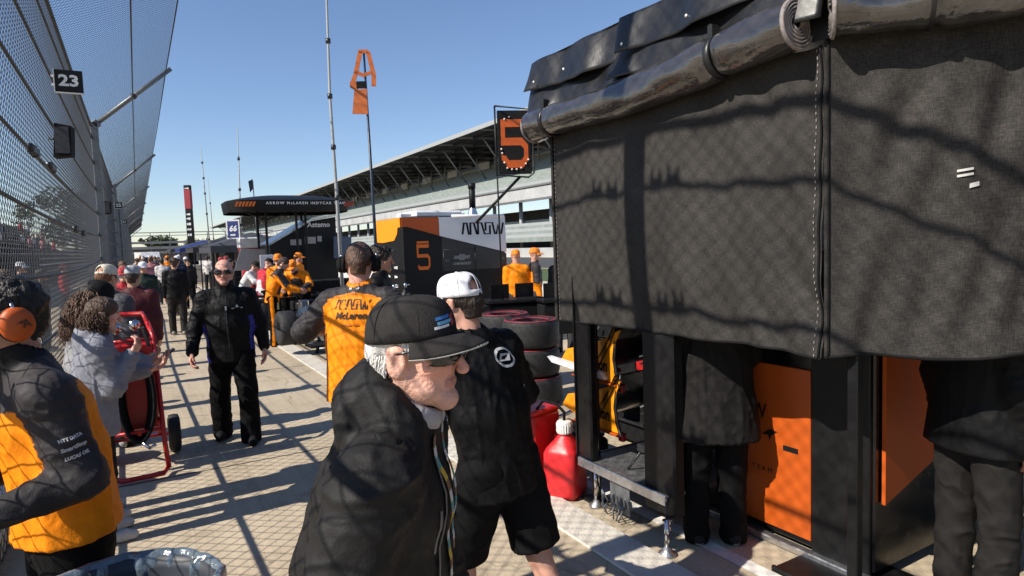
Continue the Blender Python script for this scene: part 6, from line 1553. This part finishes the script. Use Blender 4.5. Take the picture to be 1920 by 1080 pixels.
# ------------------------------------------------------------------ distant crowd: a few kinds, copied
KINDS = [('in black jacket', (.012,.012,.013), BLK, 'dark'), ('in red jacket', (.40,.03,.04), (.02,.02,.025), 'cap_r'), ('in white shirt', (.60,.58,.57), (.03,.03,.035), 'dark'), ('in dark green jacket', (.015,.03,.025), BLK, 'cap_w'),
         ('in grey hoodie', (.12,.12,.13), (.02,.025,.05), 'brown'), ('in pink top', (.45,.20,.22), (.03,.03,.03), 'brown'), ('in orange team jacket', ORG, BLK, 'cap_o'), ('in navy jacket', (.02,.025,.06), (.08,.07,.05), 'cap_w')]
protos = []
for i, (nm, c1, c2, hd) in enumerate(KINDS):
    P = Fig((0,-40-i), 0, 'x', H=1.68+.02*i, bulk=.98+.03*(i % 4), res=.018, skin=(SK, SK2)[i % 2], legs=(((-.05,.14,-1),(0,-.04,-1)),((.06,-.10,-1),(0,-.2,-1))) if i % 2 else None)
    P.body(headres=.012, hands=False, detail=False); P.top(c1, collar=.03, seed=200+i, amp=.008); P.pants(c2); P.shoes((.2,.2,.2)); P.hair((.03,.02,.015) if hd != 'brown' else (.12,.06,.03), thick=.008, capped=hd.startswith('cap'))
    if hd.startswith('cap'): P.cap({'r': M_CAPR, 'w': M_CAPW, 'o': M_CAPO}[hd[-1]])
    protos.append(P.root)
used = [False]*len(protos); rq = random.Random(21)
placed = {}
def place(i, x, y, face, where, grp, z=0.0):
    o = protos[i] if not used[i] else dup(protos[i]); used[i] = True
    o.location = (x, y, z); o.rotation_euler = (0, 0, -math.radians(face)); tag(o, None, 'person', grp); placed.setdefault((i, where), []).append(((x*x+y*y), o)); return o
spots = [(-.35,10.6),(-.2,12.2),(-.4,14.0),(.1,15.6),(-.3,17.4),(.15,20.5),(.05,23),(1.05,22),(1.5,24.5),(.2,26),(.8,27.5),(1.7,29),(.0,31),(.5,32.5),(1.2,33.5),(1.8,36),(.1,38),(.7,40),(1.4,42),(.3,45),(1.0,47),(1.8,49),(.2,52),(.8,55),(1.5,58),(.4,62),(1.1,66),(1.7,70),(.6,74),(1.4,78)]
for n_, (x, y) in enumerate(spots):
    place(n_ % 8 if n_ != 6 else 0, x, y, rq.choice((0,5,180,190,-10,170)), 'in the crowd down the walkway', 'distant walkway crowd')
for n_, (i, x, y, f_) in enumerate(((6,2.72,15.0,205),(6,3.55,16.9,120),(1,2.6,25.2,90),(1,3.0,27.3,200),(3,3.3,30,60),(0,2.5,21.8,100),(1,2.9,20.3,200),(6,3.4,19.2,190),(2,3.0,35,30),(0,3.7,41,80))):
    place(i, x, y, f_, 'working among the far pit tents', 'far pit crew')
for n_, (i, x, y, f_) in enumerate(((2,-1.75,6.0,90),(0,-1.5,7.6,95),(5,-1.8,9.2,90),(4,-1.6,11.2,80),(3,-2.2,13,90),(0,-1.7,16,90),(7,-2.4,19,85),(1,-1.9,23,90))):
    place(i, x, y, f_, 'standing behind the fence', 'spectators behind the fence')
for n_ in range(26):
    r_ = rq.randint(3,8); i = rq.choice((1,2,5,7,1,4))
    place(i, -5.2-.62*r_+.05, 29+rq.uniform(0,60), 90+rq.uniform(-30,30), 'up on the bleachers behind the fence', 'spectators on the bleachers', z=.64+.42*r_)
ORD = ['nearest', 'second nearest', 'third nearest', 'fourth nearest', 'fifth nearest', 'sixth nearest', 'seventh nearest', 'eighth nearest', 'ninth nearest', 'tenth nearest', 'eleventh nearest', 'twelfth nearest']
for (i, where), L_ in placed.items():
    L_.sort(key=lambda q: q[0])
    for n_, (_, o) in enumerate(L_):
        o['label'] = f'person {KINDS[i][0]} {where}' if len(L_) == 1 else f'{ORD[n_]} person {KINDS[i][0]} {where}'
